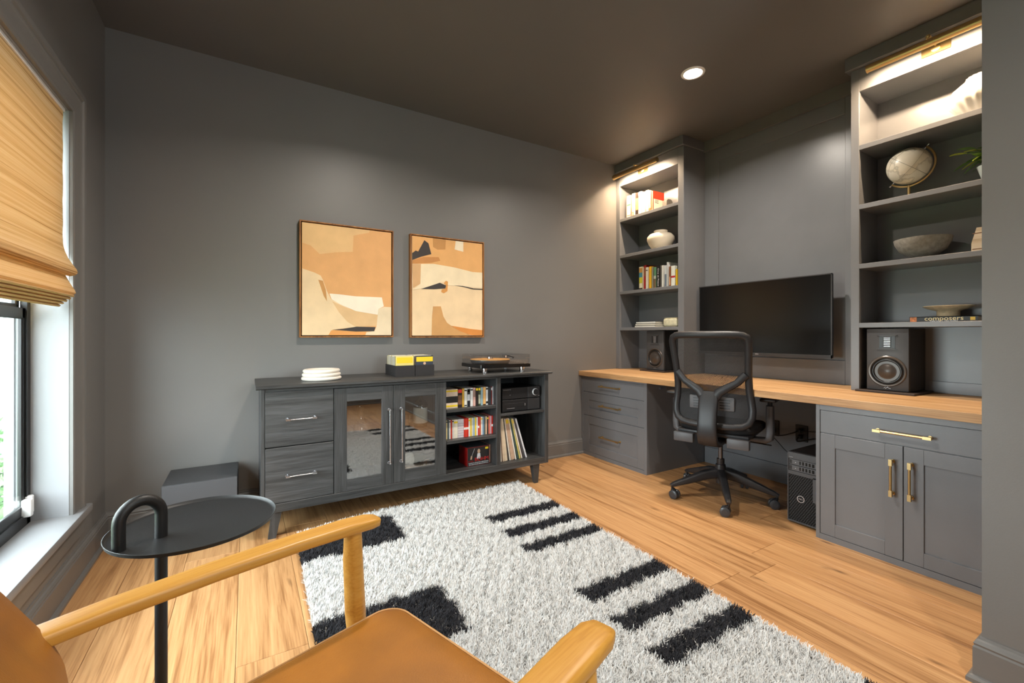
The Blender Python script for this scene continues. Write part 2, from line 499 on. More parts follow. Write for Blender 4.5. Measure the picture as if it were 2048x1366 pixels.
def sheet(name, prof, y0, y1, th, wob=0.0):
    b = MB(); ny = 40
    P = [Vector((p[0], 0, p[1])) for p in prof]
    nr = []
    for i in range(len(P)):
        t = (P[min(i+1, len(P)-1)]-P[max(i-1, 0)]).normalized(); nr.append(Vector((-t.z, 0, t.x)))
    loopP = [p+n*th/2 for p, n in zip(P, nr)]+[p-n*th/2 for p, n in reversed(list(zip(P, nr)))]
    rings = []
    for j in (range(ny+1)):
        yy = y0+(y1-y0)*j/ny
        ring = []
        for q in loopP:
            d = 0
            if wob and j in (0, ny): d = wob*math.sin(q.z*41)+wob*.6*math.sin(q.z*97+1)
            sag = 0.004*math.sin(j*.5)*(1 if wob else .4)
            ring.append((q.x+sag*.3, yy+d, q.z))
        rings.append(b.ring(ring))
    b.skin(rings)
    return part(b, name, SHD, sh, smooth=60)
prof = [(-.668, 2.045-.03*i) for i in range(19)]+[(-.667, 1.475), (-.662, 1.445), (-.652, 1.415), (-.638, 1.390), (-.625, 1.368), (-.621, 1.355), (-.627, 1.345), (-.643, 1.340), (-.660, 1.345)]
sheet('shade_panel', prof, 1.27, 2.562, .004, .003)
sheet('fold', [(-.668, 1.372), (-.660, 1.345), (-.645, 1.310), (-.630, 1.280), (-.626, 1.268), (-.632, 1.262), (-.650, 1.264), (-.668, 1.272)], 1.27, 2.560, .004)
for i in range(5):
    fx = -.629-.010*i; fz = 1.257-.0105*i
    sheet('fold', [(-.685, fz+.012), (fx-.02, fz+.006), (fx-.004, fz+.002), (fx, fz-.002), (fx-.004, fz-.006), (fx-.02, fz-.004), (-.685, fz+.002)], 1.27, 2.557-.002*i, .003)
part(MB().box(-.70, -.66, 1.27, 2.57, 2.035, 2.05), 'headrail', WHITEP, sh)
part(MB().lathe([(0, -.004), (.012, -.004), (.014, 0), (.012, .004), (0, .004)], 16, Matrix.Translation((-.655, 1.875, 1.47)) @ Matrix.Rotation(PI/2, 4, 'Y')), 'cord_ring', WHITEP, sh, 'small white cord ring')

# outside: lawn, neighbouring house, shrub
struct(MB().box(-14, -.9, -4, 16, -.6, -.45), 'ground', M('lawn_soil', (70, 96, 50), .95, var=.3, vs=8))
hs = thing('house', 'neighbouring house with white clapboard siding beyond the window', 'house', (-5, 8, -.45))
SID = M('white_siding', (226, 230, 232), .6, var=.02)
for i in range(24):
    z = -.12+.175*i
    part(MB().prism([(8.03, z), (8.0, z), (8.012, z+.18), (8.03, z+.18)], 'x', -9, -1.6), 'siding_board', SID, hs)
part(MB().box(-9, -1.6, 7.985, 8.03, .36, .43), 'trim_band', M('grey_trim', (120, 124, 128), .6), hs)
part(MB().box(-9, -1.6, 8.0, 8.3, -.46, -.12), 'foundation', M('concrete_block', (128, 132, 130), .9, var=.15, vs=6), hs)
part(MB().box(-9, -1.6, 8.03, 11, -.46, 4.2), 'wall_core', SID, hs)
LEAF = M('leaf_green', (74, 118, 52), .6, var=.35, vs=30)
def leaf_blob(name, c, r, n, label, cat, parent=None, size=.06):
    t = parent or thing(name, label, cat, (c[0], c[1], c[2]-r))
    b = MB(); rnd = random.Random(3)
    for i in range(n):
        d = Vector((rnd.gauss(0, 1), rnd.gauss(0, 1), rnd.gauss(0, 1))).normalized()*r*rnd.uniform(.6, 1)
        p = Vector(c)+d; u = Vector((rnd.uniform(-1, 1), rnd.uniform(-1, 1), rnd.uniform(-1, 1))).normalized(); v = u.cross(d).normalized()
        s = size*rnd.uniform(.6, 1.2)
        a = b.ring([p-u*s, p+v*s*.4, p+u*s, p-v*s*.4]); b.bm.faces.new(a)
    part(b, 'foliage', LEAF, t, smooth=0, kind='stuff')
    part(MB().cyl((c[0], c[1], c[2]-r*1.0), (c[0], c[1], c[2]), .03), 'stem', M('bark', (80, 60, 44), .9), t)
leaf_blob('shrub', (-1.95, 5.2, -.15), .30, 900, 'low green shrub growing outside the window', 'shrub')
leaf_blob('shrub', (-2.6, 6.6, .0), .45, 900, 'larger green shrub against the neighbouring house', 'shrub')

# ------------------------------------------------------------------ built-in wall: panelling
tr = struct(MB().box(3.345, XR, 1.19, 2.361, 2.655, ZC), 'trim_1', TRIM)          # frieze under ceiling
fr = struct(MB().box(3.368, XR, 2.237, 2.361, .76, 2.655, .002), 'trim_2', CAB)
part(MB().box(3.368, XR, 1.19, 1.329, .76, 2.655, .002), 'stile', CAB, fr)
part(MB().box(3.368, XR, 1.329, 2.237, 2.546, 2.655, .002), 'rail', CAB, fr)
part(MB().box(3.368, XR, 1.329, 2.237, .76, .92, .002), 'rail', CAB, fr)
part(MB().box(3.379, XR, 1.329, 2.237, .92, 2.546), 'panel', CAB, fr)
kn = struct(MB().box(3.366, XR, 1.171, 2.36, .137, .72, .001), 'trim_3', CAB)
part(MB().box(3.362, XR, 1.171, 2.36, 0, .135, .002), 'skirting', CAB, kn)

# ------------------------------------------------------------------ bookcases
def bookcase(y0, y1, o0, o1, label, crown0, crown1):
    t = thing('bookcase', label, 'bookcase', (3.24, (y0+y1)/2, .761))
    part(MB().box(3.09, 3.112, y0, o0, .761, 2.66, .0015), 'stile', CAB, t)
    part(MB().box(3.09, 3.112, o1, y1, .761, 2.66, .0015), 'stile', CAB, t)
    part(MB().box(3.112, 3.36, y0, y0+.022 if y0 > 1 else o0-.006, .761, 2.66), 'side_panel', CAB, t)
    part(MB().box(3.112, 3.36, o1+.004, y1, .761, 2.66), 'side_panel', CAB, t)
    if y0 > 1: part(MB().box(3.112, 3.36, y0+.022, o0-.004, .761, 2.66), 'filler', CAB, t)
    part(MB().box(3.36, XR, y0, y1, .761, 2.66), 'back_panel', CAB, t)
    part(MB().box(3.09, 3.112, o0, o1, 2.525, 2.66, .0015), 'header', CAB, t)
    part(MB().box(3.112, 3.36, o0-.004, o1+.004, 2.525, 2.545), 'top_panel', CAB, t)
    part(MB().prism([(3.09, 2.66), (3.066, 2.672), (3.066, ZC), (3.36, ZC), (3.36, 2.66)], 'y', crown0, crown1), 'crown', CAB, t, smooth=0) if False else None
    part(MB().box(3.066, XR, crown0, crown1, 2.662, ZC-.0005, .002), 'crown', CAB, t)
    for z in (2.18, 1.83, 1.48, 1.132):
        part(MB().box(3.091, 3.36, o0-.004, o1+.004, z, z+.028, .0015), 'shelf', CAB, t)
    part(MB().box(3.348, 3.36, o0, o1, .761, .826, .001), 'back_rail', CAB, t)
    return t
bookcase(2.361, YB, 2.418, 3.087, 'charcoal built-in bookcase filled with book rows, standing against the wall with paintings', 2.35, YB)
bookcase(YS, 1.19, .458, 1.148, 'charcoal built-in bookcase holding a globe and bowls, right of the monitor', YS, 1.212)

# ------------------------------------------------------------------ desk top and base cabinets
dt = thing('desk_top', 'long light oak desk top spanning both base cabinets', 'desk top', (3.0, 1.77, .718))
for i, (a, c) in enumerate(((2.615, 2.81), (2.8105, 3.09), (3.0905, XR))):
    part(MB().box(a, c, YS, YB-.002, .718, .760, .0015), 'board', OAKD, dt)

def pull(parent, p0, p1, out, proj=.03, r=.0055, sq=.0065, mat=BRASS, endl=.03):
    """bar pull: knurled bar, square ends, posts; out = unit vector away from the front"""
    p0, p1, out = Vector(p0), Vector(p1), Vector(out)
    d = (p1-p0).normalized(); q0, q1 = p0+out*proj, p1+out*proj
    b = MB()
    b.tube([q0+d*endl*.9, q1-d*endl*.9], r, 14)
    b.tube([q0, q0+d*endl], sq, sec=SQ, up=out); b.tube([q1-d*endl, q1], sq, sec=SQ, up=out)
    for q, s in ((p0, 1), (p1, -1)):
        c = q+d*s*endl*.4
        b.tube([c, c+out*.004, c+out*.0041, c+out*proj], [.009, .009, .0055, .0055], 14)
    return part(b, 'handle', mat, parent, 'brushed brass bar handle' if mat is BRASS else 'slim steel bar handle')

dc = thing('drawer_cabinet', 'slate base cabinet with three drawers under the desk, by the paintings wall', 'cabinet', (3.0, 2.75, 0))
part(MB().box(2.662, 3.36, 2.362, YB-.002, 0, .717), 'body', CAB, dc)
b = MB().box(2.65, 2.672, 2.361, 2.388, 0, .717, .001).box(2.65, 2.672, 3.107, YB-.002, 0, .717, .001).box(2.65, 2.672, 2.388, 3.107, .701, .717).box(2.65, 2.672, 2.388, 3.107, 0, .030)
part(b, 'face_frame', CAB, dc)
def drawer_front(par, x, y0, y1, z0, z1, pan=None, name='drawer'):
    g = .0018
    b = MB()
    if pan is None:
        b.box(x, x+.018, y0+g, y1-g, z0+g, z1-g, .0015)
        d = part(b, name, CAB, par)
    else:
        a0, a1, c0, c1 = pan
        b.box(x, x+.018, y0+g, a0, z0+g, z1-g, .001); b.box(x, x+.018, a1, y1-g, z0+g, z1-g, .001)
        b.box(x, x+.018, a0, a1, z0+g, c0, .001); b.box(x, x+.018, a0, a1, c1, z1-g, .001)
        d = part(b, name, CAB, par)
        part(MB().box(x+.007, x+.018, a0-.002, a1+.002, c0-.002, c1+.002), 'panel', CAB, d)
    return d
d = drawer_front(dc, 2.652, 2.388, 3.107, .572, .701); pull(d, (2.652, 2.875, .640), (2.652, 2.64, .640), (-1, 0, 0))
d = drawer_front(dc, 2.652, 2.388, 3.107, .360, .572, (2.455, 3.036, .428, .502)); pull(d, (2.659, 2.875, .468), (2.659, 2.64, .468), (-1, 0, 0), .035)
d = drawer_front(dc, 2.652, 2.388, 3.107, .030, .360, (2.455, 3.032, .100, .285)); pull(d, (2.659, 2.872, .197), (2.659, 2.64, .197), (-1, 0, 0), .035)
part(MB().box(2.80, 2.86, 2.350, 2.362, .66, .672), 'cable_clip', STEEL, dc)

bc = thing('base_cabinet', 'slate base cabinet with one wide drawer over two doors, beside the computer tower', 'cabinet', (3.0, .79, 0))
part(MB().box(2.637, 3.36, YS+.001, 1.171, 0, .717), 'body', CAB, bc)
b = MB().box(2.625, 2.647, 1.152, 1.171, 0, .717, .001).box(2.625, 2.647, YS+.001, .456, 0, .717, .001).box(2.625, 2.647, .456, 1.152, .690, .717).box(2.625, 2.647, .456, 1.152, 0, .030)
part(b, 'face_frame', CAB, bc)
d = drawer_front(bc, 2.627, .456, 1.152, .568, .690); pull(d, (2.627, .911, .627), (2.627, .697, .627), (-1, 0, 0))
d = drawer_front(bc, 2.627, .804, 1.152, .030, .568, (.873, 1.082, .098, .497), 'door'); pull(d, (2.627, .842, .502), (2.627, .842, .326), (-1, 0, 0))
d = drawer_front(bc, 2.627, .456, .804, .030, .568, (.526, .731, .098, .497), 'door'); pull(d, (2.627, .773, .502), (2.627, .773, .326), (-1, 0, 0))

# ------------------------------------------------------------------ picture lights
WARM = (1.0, .72, .46)
def picture_light(y0, y1, label):
    yc = (y0+y1)/2; x, z, r = 2.975, 2.578, .022
    t = thing('picture_light', label, 'lamp', (3.08, yc, 2.58))
    b = MB(); rings = []
    n = 14
    outer = [(math.cos(a), math.sin(a)) for a in [math.radians(25+240*i/n) for i in range(n+1)]]
    for yy in (y0, y1):
        ring = [(x+r*c, yy, z+r*s) for c, s in outer]+[(x+(r-.002)*c, yy, z+(r-.002)*s) for c, s in reversed(outer)]
        rings.append(b.ring(ring))
    b.skin(rings)
    b.cyl((x, y0-.002, z), (x, y0+.002, z), r); b.cyl((x, y1-.002, z), (x, y1+.002, z), r)
    part(b, 'lamp_shade', BRASS, t)
    part(MB().tube([(x+.002, y0+.02, z-.001), (x+.002, y1-.02, z-.001)], .006, 10), 'tube_bulb', EMIT('lamp_glow', (1.0, .78, .52), 14), t)
    b = MB().tube([(3.088, yc, 2.60), (3.05, yc, 2.618), (3.01, yc, 2.622), (x, yc, 2.612), (x, yc, 2.596)], .005, 10)
    b.lathe([(0, -.011), (.008, -.008), (.011, 0), (.008, .008), (0, .011)], 16, Matrix.Translation((x, yc, 2.612)))
    part(b, 'arm', BRASS, t)
    part(MB().box(3.084, 3.0898, yc-.058, yc+.058, 2.565, 2.622, .002), 'back_plate', BRASS, t)
    part(MB().lathe([(0, 0), (.02, 0), (.02, .004), (.012, .007), (0, .007)], 20, face_nx(3.084, yc, 2.595)), 'boss', BRASS, t)
    l = bpy.data.lights.new('picture_lamp', 'AREA'); l.shape = 'RECTANGLE'; l.size = y1-y0-.04; l.size_y = .016
    l.energy = PIC_W; l.color = WARM; l.spread = math.radians(170)
    o = link('picture_lamp', l); o.parent = t
    o.location = Vector((x+.018, yc, z-.016))-Vector((3.08, yc, 2.58))
    dirv = Vector((.50, 0, -.87)).normalized()
    xx = Vector((0, 1, 0)); zz = -dirv; yy = zz.cross(xx)
    o.rotation_euler = Matrix((xx, yy, zz)).transposed().to_euler()
picture_light(2.54, 3.05, 'brass picture light over the bookcase of book rows')
picture_light(.555, 1.067, 'brass picture light over the bookcase with the globe')

# ------------------------------------------------------------------ recessed ceiling lights
def downlight(x, y, label, grp=None):
    t = thing('downlight', label, 'ceiling light', (x, y, ZC), group=grp)
    part(MB().lathe([(.052, -.001), (.056, -.006), (.070, -.004), (.072, 0)], 32, Matrix.Translation((x, y, ZC)), cap=False), 'trim_ring', WHITEP, t)
    part(MB().lathe([(0, -.003), (.054, -.003), (.054, -.001), (0, -.001)], 32, Matrix.Translation((x, y, ZC))), 'lens', EMIT('downlight_glow', (1.0, .84, .66), 40), t)
    l = bpy.data.lights.new('downlight_lamp', 'AREA'); l.shape = 'DISK'; l.size = .1
    l.energy = DOWN_W; l.color = (1.0, .91, .80); l.spread = math.radians(150)
    o = link('downlight_lamp', l); o.parent = t; o.location = (0, 0, -.008)
downlight(2.404, 1.769, 'glowing round recessed light in the ceiling above the desk chair')
downlight(.75, 1.769, 'round recessed ceiling light over the shaggy rug, near the paintings')
downlight(.45, -.70, 'round recessed ceiling light behind the armchair')

# ------------------------------------------------------------------ monitor
mo = thing('monitor', 'large black flat monitor mounted above the desk', 'monitor', (3.27, 1.845, .937))
part(MB().box(3.252, 3.275, 1.355, 2.332, .937, 1.492, .006, 2), 'housing', M('monitor_shell', (22, 22, 24), .35), mo)
b = MB().box(3.2495, 3.254, 1.355, 1.362, .937, 1.492).box(3.2495, 3.254, 2.325, 2.332, .937, 1.492).box(3.2495, 3.254, 1.355, 2.332, 1.485, 1.492).box(3.2495, 3.254, 1.355, 2.332, .937, .957)
part(b, 'bezel', M('monitor_bezel', (70, 70, 72), .3, .4), mo)
part(MB().box(3.2510, 3.253, 1.362, 2.325, .957, 1.485), 'screen', M('dark_screen', (9, 9, 10), .22, spec=.5), mo)
part(MB().box(3.275, 3.33, 1.55, 2.13, 1.0, 1.40, .015, 2), 'rear_housing', BLKP, mo)
part(MB().box(3.33, 3.379, 1.72, 1.96, 1.08, 1.30).box(3.30, 3.34, 1.80, 1.88, 1.15, 1.25), 'wall_bracket', BLKM, mo)
text_part('DELL', .012, face_nx(3.2492, 1.845, .947), SILV, mo, 'logo_lettering')

# ------------------------------------------------------------------ loudspeakers
def speaker(y0, y1, x0, label, xb):
    yc = (y0+y1)/2; z0, z1 = .773, 1.127
    pl = solo(MB().box(x0-.055, xb, y0-.036, y1+.04, .7605, .772, .002), 'isolation_pad', M('dark_walnut', (52, 40, 34), .6, bump=.2), 'flat dark pad under the '+label[1], 'pad')
    t = thing('loudspeaker', label[0], 'speaker', ((x0+xb)/2, yc, z0))
    part(MB().box(x0, xb, y0, y1, z0, z1, .003), 'cabinet', M('speaker_black', (38, 36, 35), .5, bump=.1), t)
    BF = M('speaker_baffle', (68, 68, 70), .42, bump=.1, bs=300)
    part(MB().box(x0-.010, x0, y0+.002, y1-.002, z0+.002, z1-.002, .003, 2), 'baffle', BF, t)
    F = lambda d, yy, zz: face_nx(x0-.010-d, yy, zz)
    # waveguide: recessed flare with curved top and bottom lips
    wz = 1.048
    DK = M('waveguide_dark', (40, 40, 42), .35)
    part(MB().box(x0-.0112, x0-.0098, yc-.036, yc+.036, wz-.038, wz+.038, .0005), 'waveguide', DK, t)
    for s in (1, -1):
        pr = [(yc-.048, wz+s*.042), (yc-.03, wz+s*.034), (yc-.016, wz+s*.030), (yc+.016, wz+s*.030), (yc+.03, wz+s*.034), (yc+.048, wz+s*.042)]
        part(MB().prism(pr, 'x', x0-.015, x0-.0095), 'waveguide_lip', BF, t)
    part(MB().box(x0-.0125, x0-.011, yc-.018, yc+.018, wz-.028, wz+.028), 'tweeter', M('tweeter_black', (8, 8, 8), .5), t)
    for i in range(6):
        zz = wz-.0235+.0094*i
        part(MB().box(x0-.0135, x0-.012, yc-.015, yc+.015, zz-.0017, zz+.0017), 'tweeter_bar', SILV, t)
    cz = .883
    part(MB().lathe([(.088, 0), (.088, .004), (.084, .007), (.077, .006), (.075, 0)], 48, F(0, yc, cz), cap=False), 'trim_ring', M('woofer_ring', (92, 84, 78), .28, .5), t)
    part(MB().lathe([(.076, .003), (.073, .001), (.070, .002), (.066, .007), (.062, .007), (.058, .002), (.056, 0)], 48, F(0, yc, cz), cap=False), 'surround', M('rubber', (20, 20, 21), .4), t)
    part(MB().lathe([(.058, .001), (.050, -.001), (.035, .004), (.020, .009), (0.0, .011)], 48, F(0, yc, cz)), 'cone', M('cone_bronze', (72, 66, 62), .3, .3), t)
    lg = MB()
    for pth in ([(.016, -.004), (.004, .008), (-.004, .008)], [(.008, -.006), (-.002, .004), (-.006, .009)], [(-.002, .004), (-.008, -.002), (-.016, -.004)]):
        lg.tube([(x0-.0105, yc+a, .790+c) for a, c in pth], .0009, 6)
    part(lg, 'logo', SILV, t)
speaker(2.605, 2.801, 3.15, ('black loudspeaker on the desk under the book rows, partly behind the mesh chair', 'loudspeaker behind the mesh chair'), 3.345)
speaker(.924, 1.119, 3.115, ('black loudspeaker on the desk below the composers book', 'loudspeaker below the composers book'), 3.345)

# ------------------------------------------------------------------ books helper
def book_upright_x(y0, y1, z0, h, xf, depth, col, label, group, extra=None, name='book', lean=0):
    """book standing in a bookcase, spine facing -x"""
    m = M('cover_%d_%d_%d' % col, col, .5, var=.06, vs=20)
    g = .0008
    a, c = min(y0, y1)+g, max(y0, y1)-g
    th = min(.003, (c-a)*.2)
    b = MB().box(xf, xf+depth, a, a+th, z0, z0+h).box(xf, xf+depth, c-th, c, z0, z0+h).box(xf, xf+th, a, c, z0, z0+h)
    o = solo(b, name, m, label, 'book', group, 0)
    part(MB().box(xf+th, xf+depth-.004, a+th, c-th, z0+.002, z0+h-.004), 'pages', PAPER, o)
    if extra:
        for (za, zb, cc) in extra:
            part(MB().box(xf-.0005, xf+.0005, a+.001, c-.001, z0+h*za, z0+h*zb), 'spine_print', M('print_%d_%d_%d' % cc, cc, .6), o)
    return o
S1, S2, S3, S4 = 2.208, 1.858, 1.508, 1.160
G1 = 'books on the top shelf of the bookcase'
for r in [
    (3.062, 3.036, .205, (178, 150, 140), 'dusty pink book standing at the bookcase side, set deeper than its neighbours', None, .02),
    (3.032, 2.985, .216, (240, 236, 222), 'thick ivory book with a green dot on its spine', [(.55, .62, (70, 140, 90)), (.1, .14, (210, 120, 90))], 0),
    (2.983, 2.970, .205, (226, 150, 130), 'thin salmon book beside the thick ivory one', None, 0),
    (2.969, 2.949, .222, (244, 240, 236), 'white book with a green and orange spine foot', [(.02, .12, (220, 130, 90)), (.14, .22, (110, 150, 110))], 0),
    (2.947, 2.923, .220, (206, 184, 176), 'pinkish grey book next to the black lettered spine', None, 0),
    (2.921, 2.892, .216, (52, 40, 32), 'dark brown book with orange lettering on its spine', [(.25, .75, (214, 160, 90))], 0),
    (2.890, 2.848, .214, (246, 244, 240), 'thick plain white book beside the sage green one', None, 0),
    (2.846, 2.803, .200, (176, 188, 166), 'sage green book with pale vertical lettering', [(.3, .8, (230, 232, 220))], 0),
    (2.801, 2.767, .204, (248, 246, 242), 'white book with small grey print at its spine foot', [(.08, .16, (150, 150, 150))], 0),
    (2.765, 2.740, .188, (236, 190, 150), 'peach book with a brown block at its spine foot', [(.04, .18, (150, 100, 50))], 0)]:
    book_upright_x(r[0], r[1], S1, r[2], 3.13+r[6], .15, r[3], r[4], G1, r[5])
o = book_upright_x(2.738, 2.714, S1, .182, 3.13, .145, (240, 120, 90), 'book ending the top row, coral spine, red over white cover', G1)
part(MB().box(3.135, 3.275, 2.7138, 2.7146, S1+.11, S1+.182), 'cover_print', M('cover_red', (216, 62, 34), .5), o)
part(MB().box(3.135, 3.275, 2.7138, 2.7146, S1, S1+.11), 'cover_print', M('cover_cream', (236, 226, 206), .5), o)
for k in range(3): part(MB().box(3.15, 3.20, 2.7132, 2.7140, S1+.075+.012*k, S1+.079+.012*k), 'cover_line', M('print_ink', (40, 40, 40), .6), o)
solo(MB().prism([(3.25, S1), (3.33, S1), (3.33, S1+.10), (3.31, S1+.115), (3.27, S1+.115), (3.25, S1+.10)], 'y', 2.665, 2.71), 'bookend', M('grey_stone', (120, 116, 110), .7, var=.2, vs=30), 'small grey stone bookend closing the top book row', 'bookend')

G3 = 'books on the shelf below the white vase'
for r in [
    (2.908, 2.866, .220, (232, 222, 190), 'cream book with bright blue, yellow and green picture spine', [(.75, .95, (190, 140, 70)), (.55, .75, (70, 140, 160)), (.3, .55, (206, 196, 60)), (.02, .1, (60, 40, 30))], 0),
    (2.860, 2.828, .232, (170, 40, 36), 'tall dark red book beside the bright picture spine', [(.55, .9, (150, 90, 60))], .01),
    (2.826, 2.802, .206, (236, 228, 210), 'narrow cream book with a black dot near its top', [(.84, .88, (20, 20, 20))], 0),
    (2.789, 2.758, .208, (236, 176, 30), 'amber yellow book between cream and grey spines', [(.0, .05, (226, 120, 20))], 0),
    (2.756, 2.737, .200, (150, 146, 128), 'thin khaki grey book beside the amber one', None, 0),
    (2.735, 2.708, .196, (96, 140, 104), 'green topped book with a brown and white spine', [(.0, .45, (120, 96, 70)), (.46, .6, (190, 190, 180))], 0),
    (2.702, 2.664, .204, (34, 30, 30), 'thick black book with tall white vertical title', None, 0),
    (2.661, 2.648, .204, (110, 104, 98), 'thin grey book next to the thick black one', None, 0),
    (2.646, 2.624, .200, (228, 226, 218), 'off white book between two grey spines', None, 0),
    (2.614, 2.592, .196, (214, 218, 218), 'pale grey book with a steel blue label', [(.05, .6, (112, 122, 136))], 0),
    (2.590, 2.577, .222, (240, 240, 238), 'tall slim white book rising above its row', None, 0),
    (2.566, 2.550, .180, (150, 96, 60), 'brown paperback beside the white book with red band', [(.1, .5, (214, 160, 120))], 0),
    (2.544, 2.500, .182, (226, 226, 214), 'thick white book with a red lettered band', [(.43, .52, (190, 40, 50))], 0),
    (2.497, 2.468, .148, (232, 186, 24), 'short yellow book at the bookcase stile', None, 0)]:
    o = book_upright_x(r[0], r[1], S3, r[2], 3.16+r[6], .15, r[3], r[4], G3, r[5])
    if r[4].startswith('thick black'):
        text_part('One at Peace', .022, Matrix.Translation((3.1595, 2.683, S3+.1)) @ Matrix(((0, 0, -1, 0), (-1, 0, 0, 0), (0, 1, 0, 0), (0, 0, 0, 1))) @ Matrix.Rotation(-PI/2, 4, 'Z'), WHITEP, o, 'title', width=.16)

CREAM = M('cream_ceramic', (232, 218, 196), .5, bump=.1, bs=60, var=.04)
solo(MB().lathe([(.0, 0), (.062, 0), (.075, .012), (.104, .055), (.120, .095), (.117, .122), (.096, .146), (.066, .156), (.058, .162), (.061, .175), (.058, .179), (.050, .172), (.048, .150), (.06, .12), (.05, .02), (0, .012)], 40,
     Matrix.Translation((3.222, 2.708, S2))), 'vase', CREAM, 'squat cream vase with a short wide neck on the bookcase shelf', 'vase', smooth=60)
fb = [(.0, .016, (232, 226, 212), 'bottom white book of the flat pile'), (.017, .034, (222, 214, 198), 'middle ivory book of the flat pile'), (.035, .052, (238, 234, 224), 'top white book of the flat pile')]
for i, (a, c, colr, lb) in enumerate(fb):
    g = .004*i
    m = M('flat_cover_%d' % i, colr, .6)
    bk = MB().box(3.15+g, 3.33, 2.712+g*.3, 2.950-g, S4+a, S4+a+.002).box(3.15+g, 3.33, 2.712+g*.3, 2.950-g, S4+c-.002, S4+c).box(3.15+g, 3.152+g, 2.712+g*.3, 2.950-g, S4+a, S4+c)
    o = solo(bk, 'book', m, lb+' on the lowest bookcase shelf', 'book', 'flat pile of books', 0)
    part(MB().box(3.153+g, 3.327, 2.715+g*.3, 2.947-g, S4+a+.002, S4+c-.002), 'pages', PAPER, o)
b = MB().box(3.17, 3.29, 2.49, 2.645, S4, S4+.078, .022, 4)
bx = solo(b, 'stone_box', M('pale_marble', (222, 212, 178), .45, var=.18, vs=40), 'small rounded cream marble box beside the flat pile of books', 'box', smooth=60)
part(MB().box(3.18, 3.28, 2.50, 2.635, S4+.078, S4+.081, .001), 'lid', MATS['pale_marble'], bx)

# ------------------------------------------------------------------ globe and ornaments, right bookcase
gl = thing('globe', 'pale desk globe with brass arm and round base', 'globe', (3.235, .965, S2))
gc = Vector((3.235, .965, 2.053)); gr = .100
def globe_mat():
    m, nt, p = base('globe_map'); L = nt.links
    tc = N(nt, 'ShaderNodeTexCoord')
    n = N(nt, 'ShaderNodeTexNoise'); n.inputs['Scale'].default_value = 9; n.inputs['Detail'].default_value = 8
    L.new(tc.outputs['Object'], n.inputs[0])
    r = N(nt, 'ShaderNodeValToRGB'); e = r.color_ramp.elements
    e[0].position = .47; e[0].color = lin((214, 208, 192)); e[1].position = .53; e[1].color = lin((226, 216, 196))
    k = e.new(.50); k.color = lin((188, 180, 162))
    L.new(n.outputs[0], r.inputs[0]); L.new(r.outputs[0], p.inputs['Base Color'])
    p.inputs['Roughness'].default_value = .35
    return m
sp = part(MB().lathe([(gr*math.sin(PI*i/24), -gr*math.cos(PI*i/24)) for i in range(25)], 40, Matrix.Translation(gc)), 'sphere', globe_mat(), gl, smooth=60)
ax = Vector((0, -.174, .195)).normalized()
side = Vector((0, -.195, -.174)).normalized()
part(MB().tube([gc+(gr+.0008)*(math.cos(2*PI*i/48)*side+math.sin(2*PI*i/48)*Vector((1, 0, 0))) for i in range(48)], .0008, 6, True), 'equator_line', M('map_ink', (96, 90, 78), .6), gl)
for q in range(3):
    v = (math.cos(PI*q/3)*side+math.sin(PI*q/3)*Vector((1, 0, 0)))
    part(MB().tube([gc+(gr+.0003)*(math.cos(2*PI*i/48)*ax+math.sin(2*PI*i/48)*v) for i in range(48)], .0004, 5, True), 'meridian_line', MATS['map_ink'], gl)
arc = [gc+.114*(math.cos(a)*ax+math.sin(a)*side) for a in [PI*i/24 for i in range(25)]]
part(MB().tube(arc, [(.0035, .008)]*25, sec=SQ, up=(1, 0, 0)) if False else MB().tube(arc, .0055, 8), 'meridian_arm', BRASS, gl)
for s in (1, -1):
    part(MB().tube([gc+ax*s*.098, gc+ax*s*.124, gc+ax*s*.1241, gc+ax*s*.130], [.004, .004, .0065, .0065], 12), 'pivot_pin', STEEL, gl)
part(MB().cyl((3.235, .965, S2+.016), (3.235, .965, 1.944), .007), 'stem', BRASS, gl)
part(MB().lathe([(0, 0), (.062, 0), (.064, .006), (.058, .014), (.02, .019), (0, .019)], 36, Matrix.Translation((3.235, .965, S2))), 'base', BRASS, gl)

pt = thing('potted_plant', 'leafy houseplant in a small pale pot beside the globe', 'plant', (3.21, .618, S2))
part(MB().lathe([(0, 0), (.045, 0), (.066, .075), (.070, .085), (.062, .085), (.058, .07), (0, .065)], 28, Matrix.Translation((3.21, .618, S2))), 'pot', M('pale_pot', (196, 206, 204), .4), pt)
rnd = random.Random(11)
LF = M('leaf_yellow_edge', (176, 190, 70), .4, var=.25, vs=60); LF2 = M('leaf_dark', (84, 116, 56), .4, var=.3, vs=60)
for i in range(34):
    a = rnd.uniform(-.2, PI+.2) if i < 18 else rnd.uniform(0, 2*PI)
    out = Vector((-math.sin(a)*.6, abs(math.cos(a))*1.1+.15 if i < 20 else math.cos(a)*.9, 0)); 
    base_p = Vector((3.21, .618, S2+.07)); ln = rnd.uniform(.07, .14)
    if base_p.y+out.y*ln < .48: out.y *= .5
    tip = base_p+out*ln+Vector((0, 0, rnd.uniform(.0, .13)))
    mid = (base_p+tip)/2+Vector((0, 0, rnd.uniform(.02, .05)))
    d = (tip-mid).normalized(); sd = d.cross(Vector((0, 0, 1))).normalized(); w_ = rnd.uniform(.015, .023)
    sl = tip-d*.070
    b = MB(); rows = []
    for k in range(6):
        f = k/5; c = sl+(tip-sl)*f+Vector((0, 0, -.010*f*f)); ww = w_*math.sin(PI*min(.97, .08+f*.9))
        rows.append([c-sd*ww+Vector((0, 0, .003)), c, c+sd*ww+Vector((0, 0, .003))])
    b.grid(rows)
    part(b, 'leaf', LF if i % 3 == 0 else LF2, pt, smooth=60)
    part(MB().tube([base_p, mid, sl], .0015, 5), 'stalk', LF2, pt)

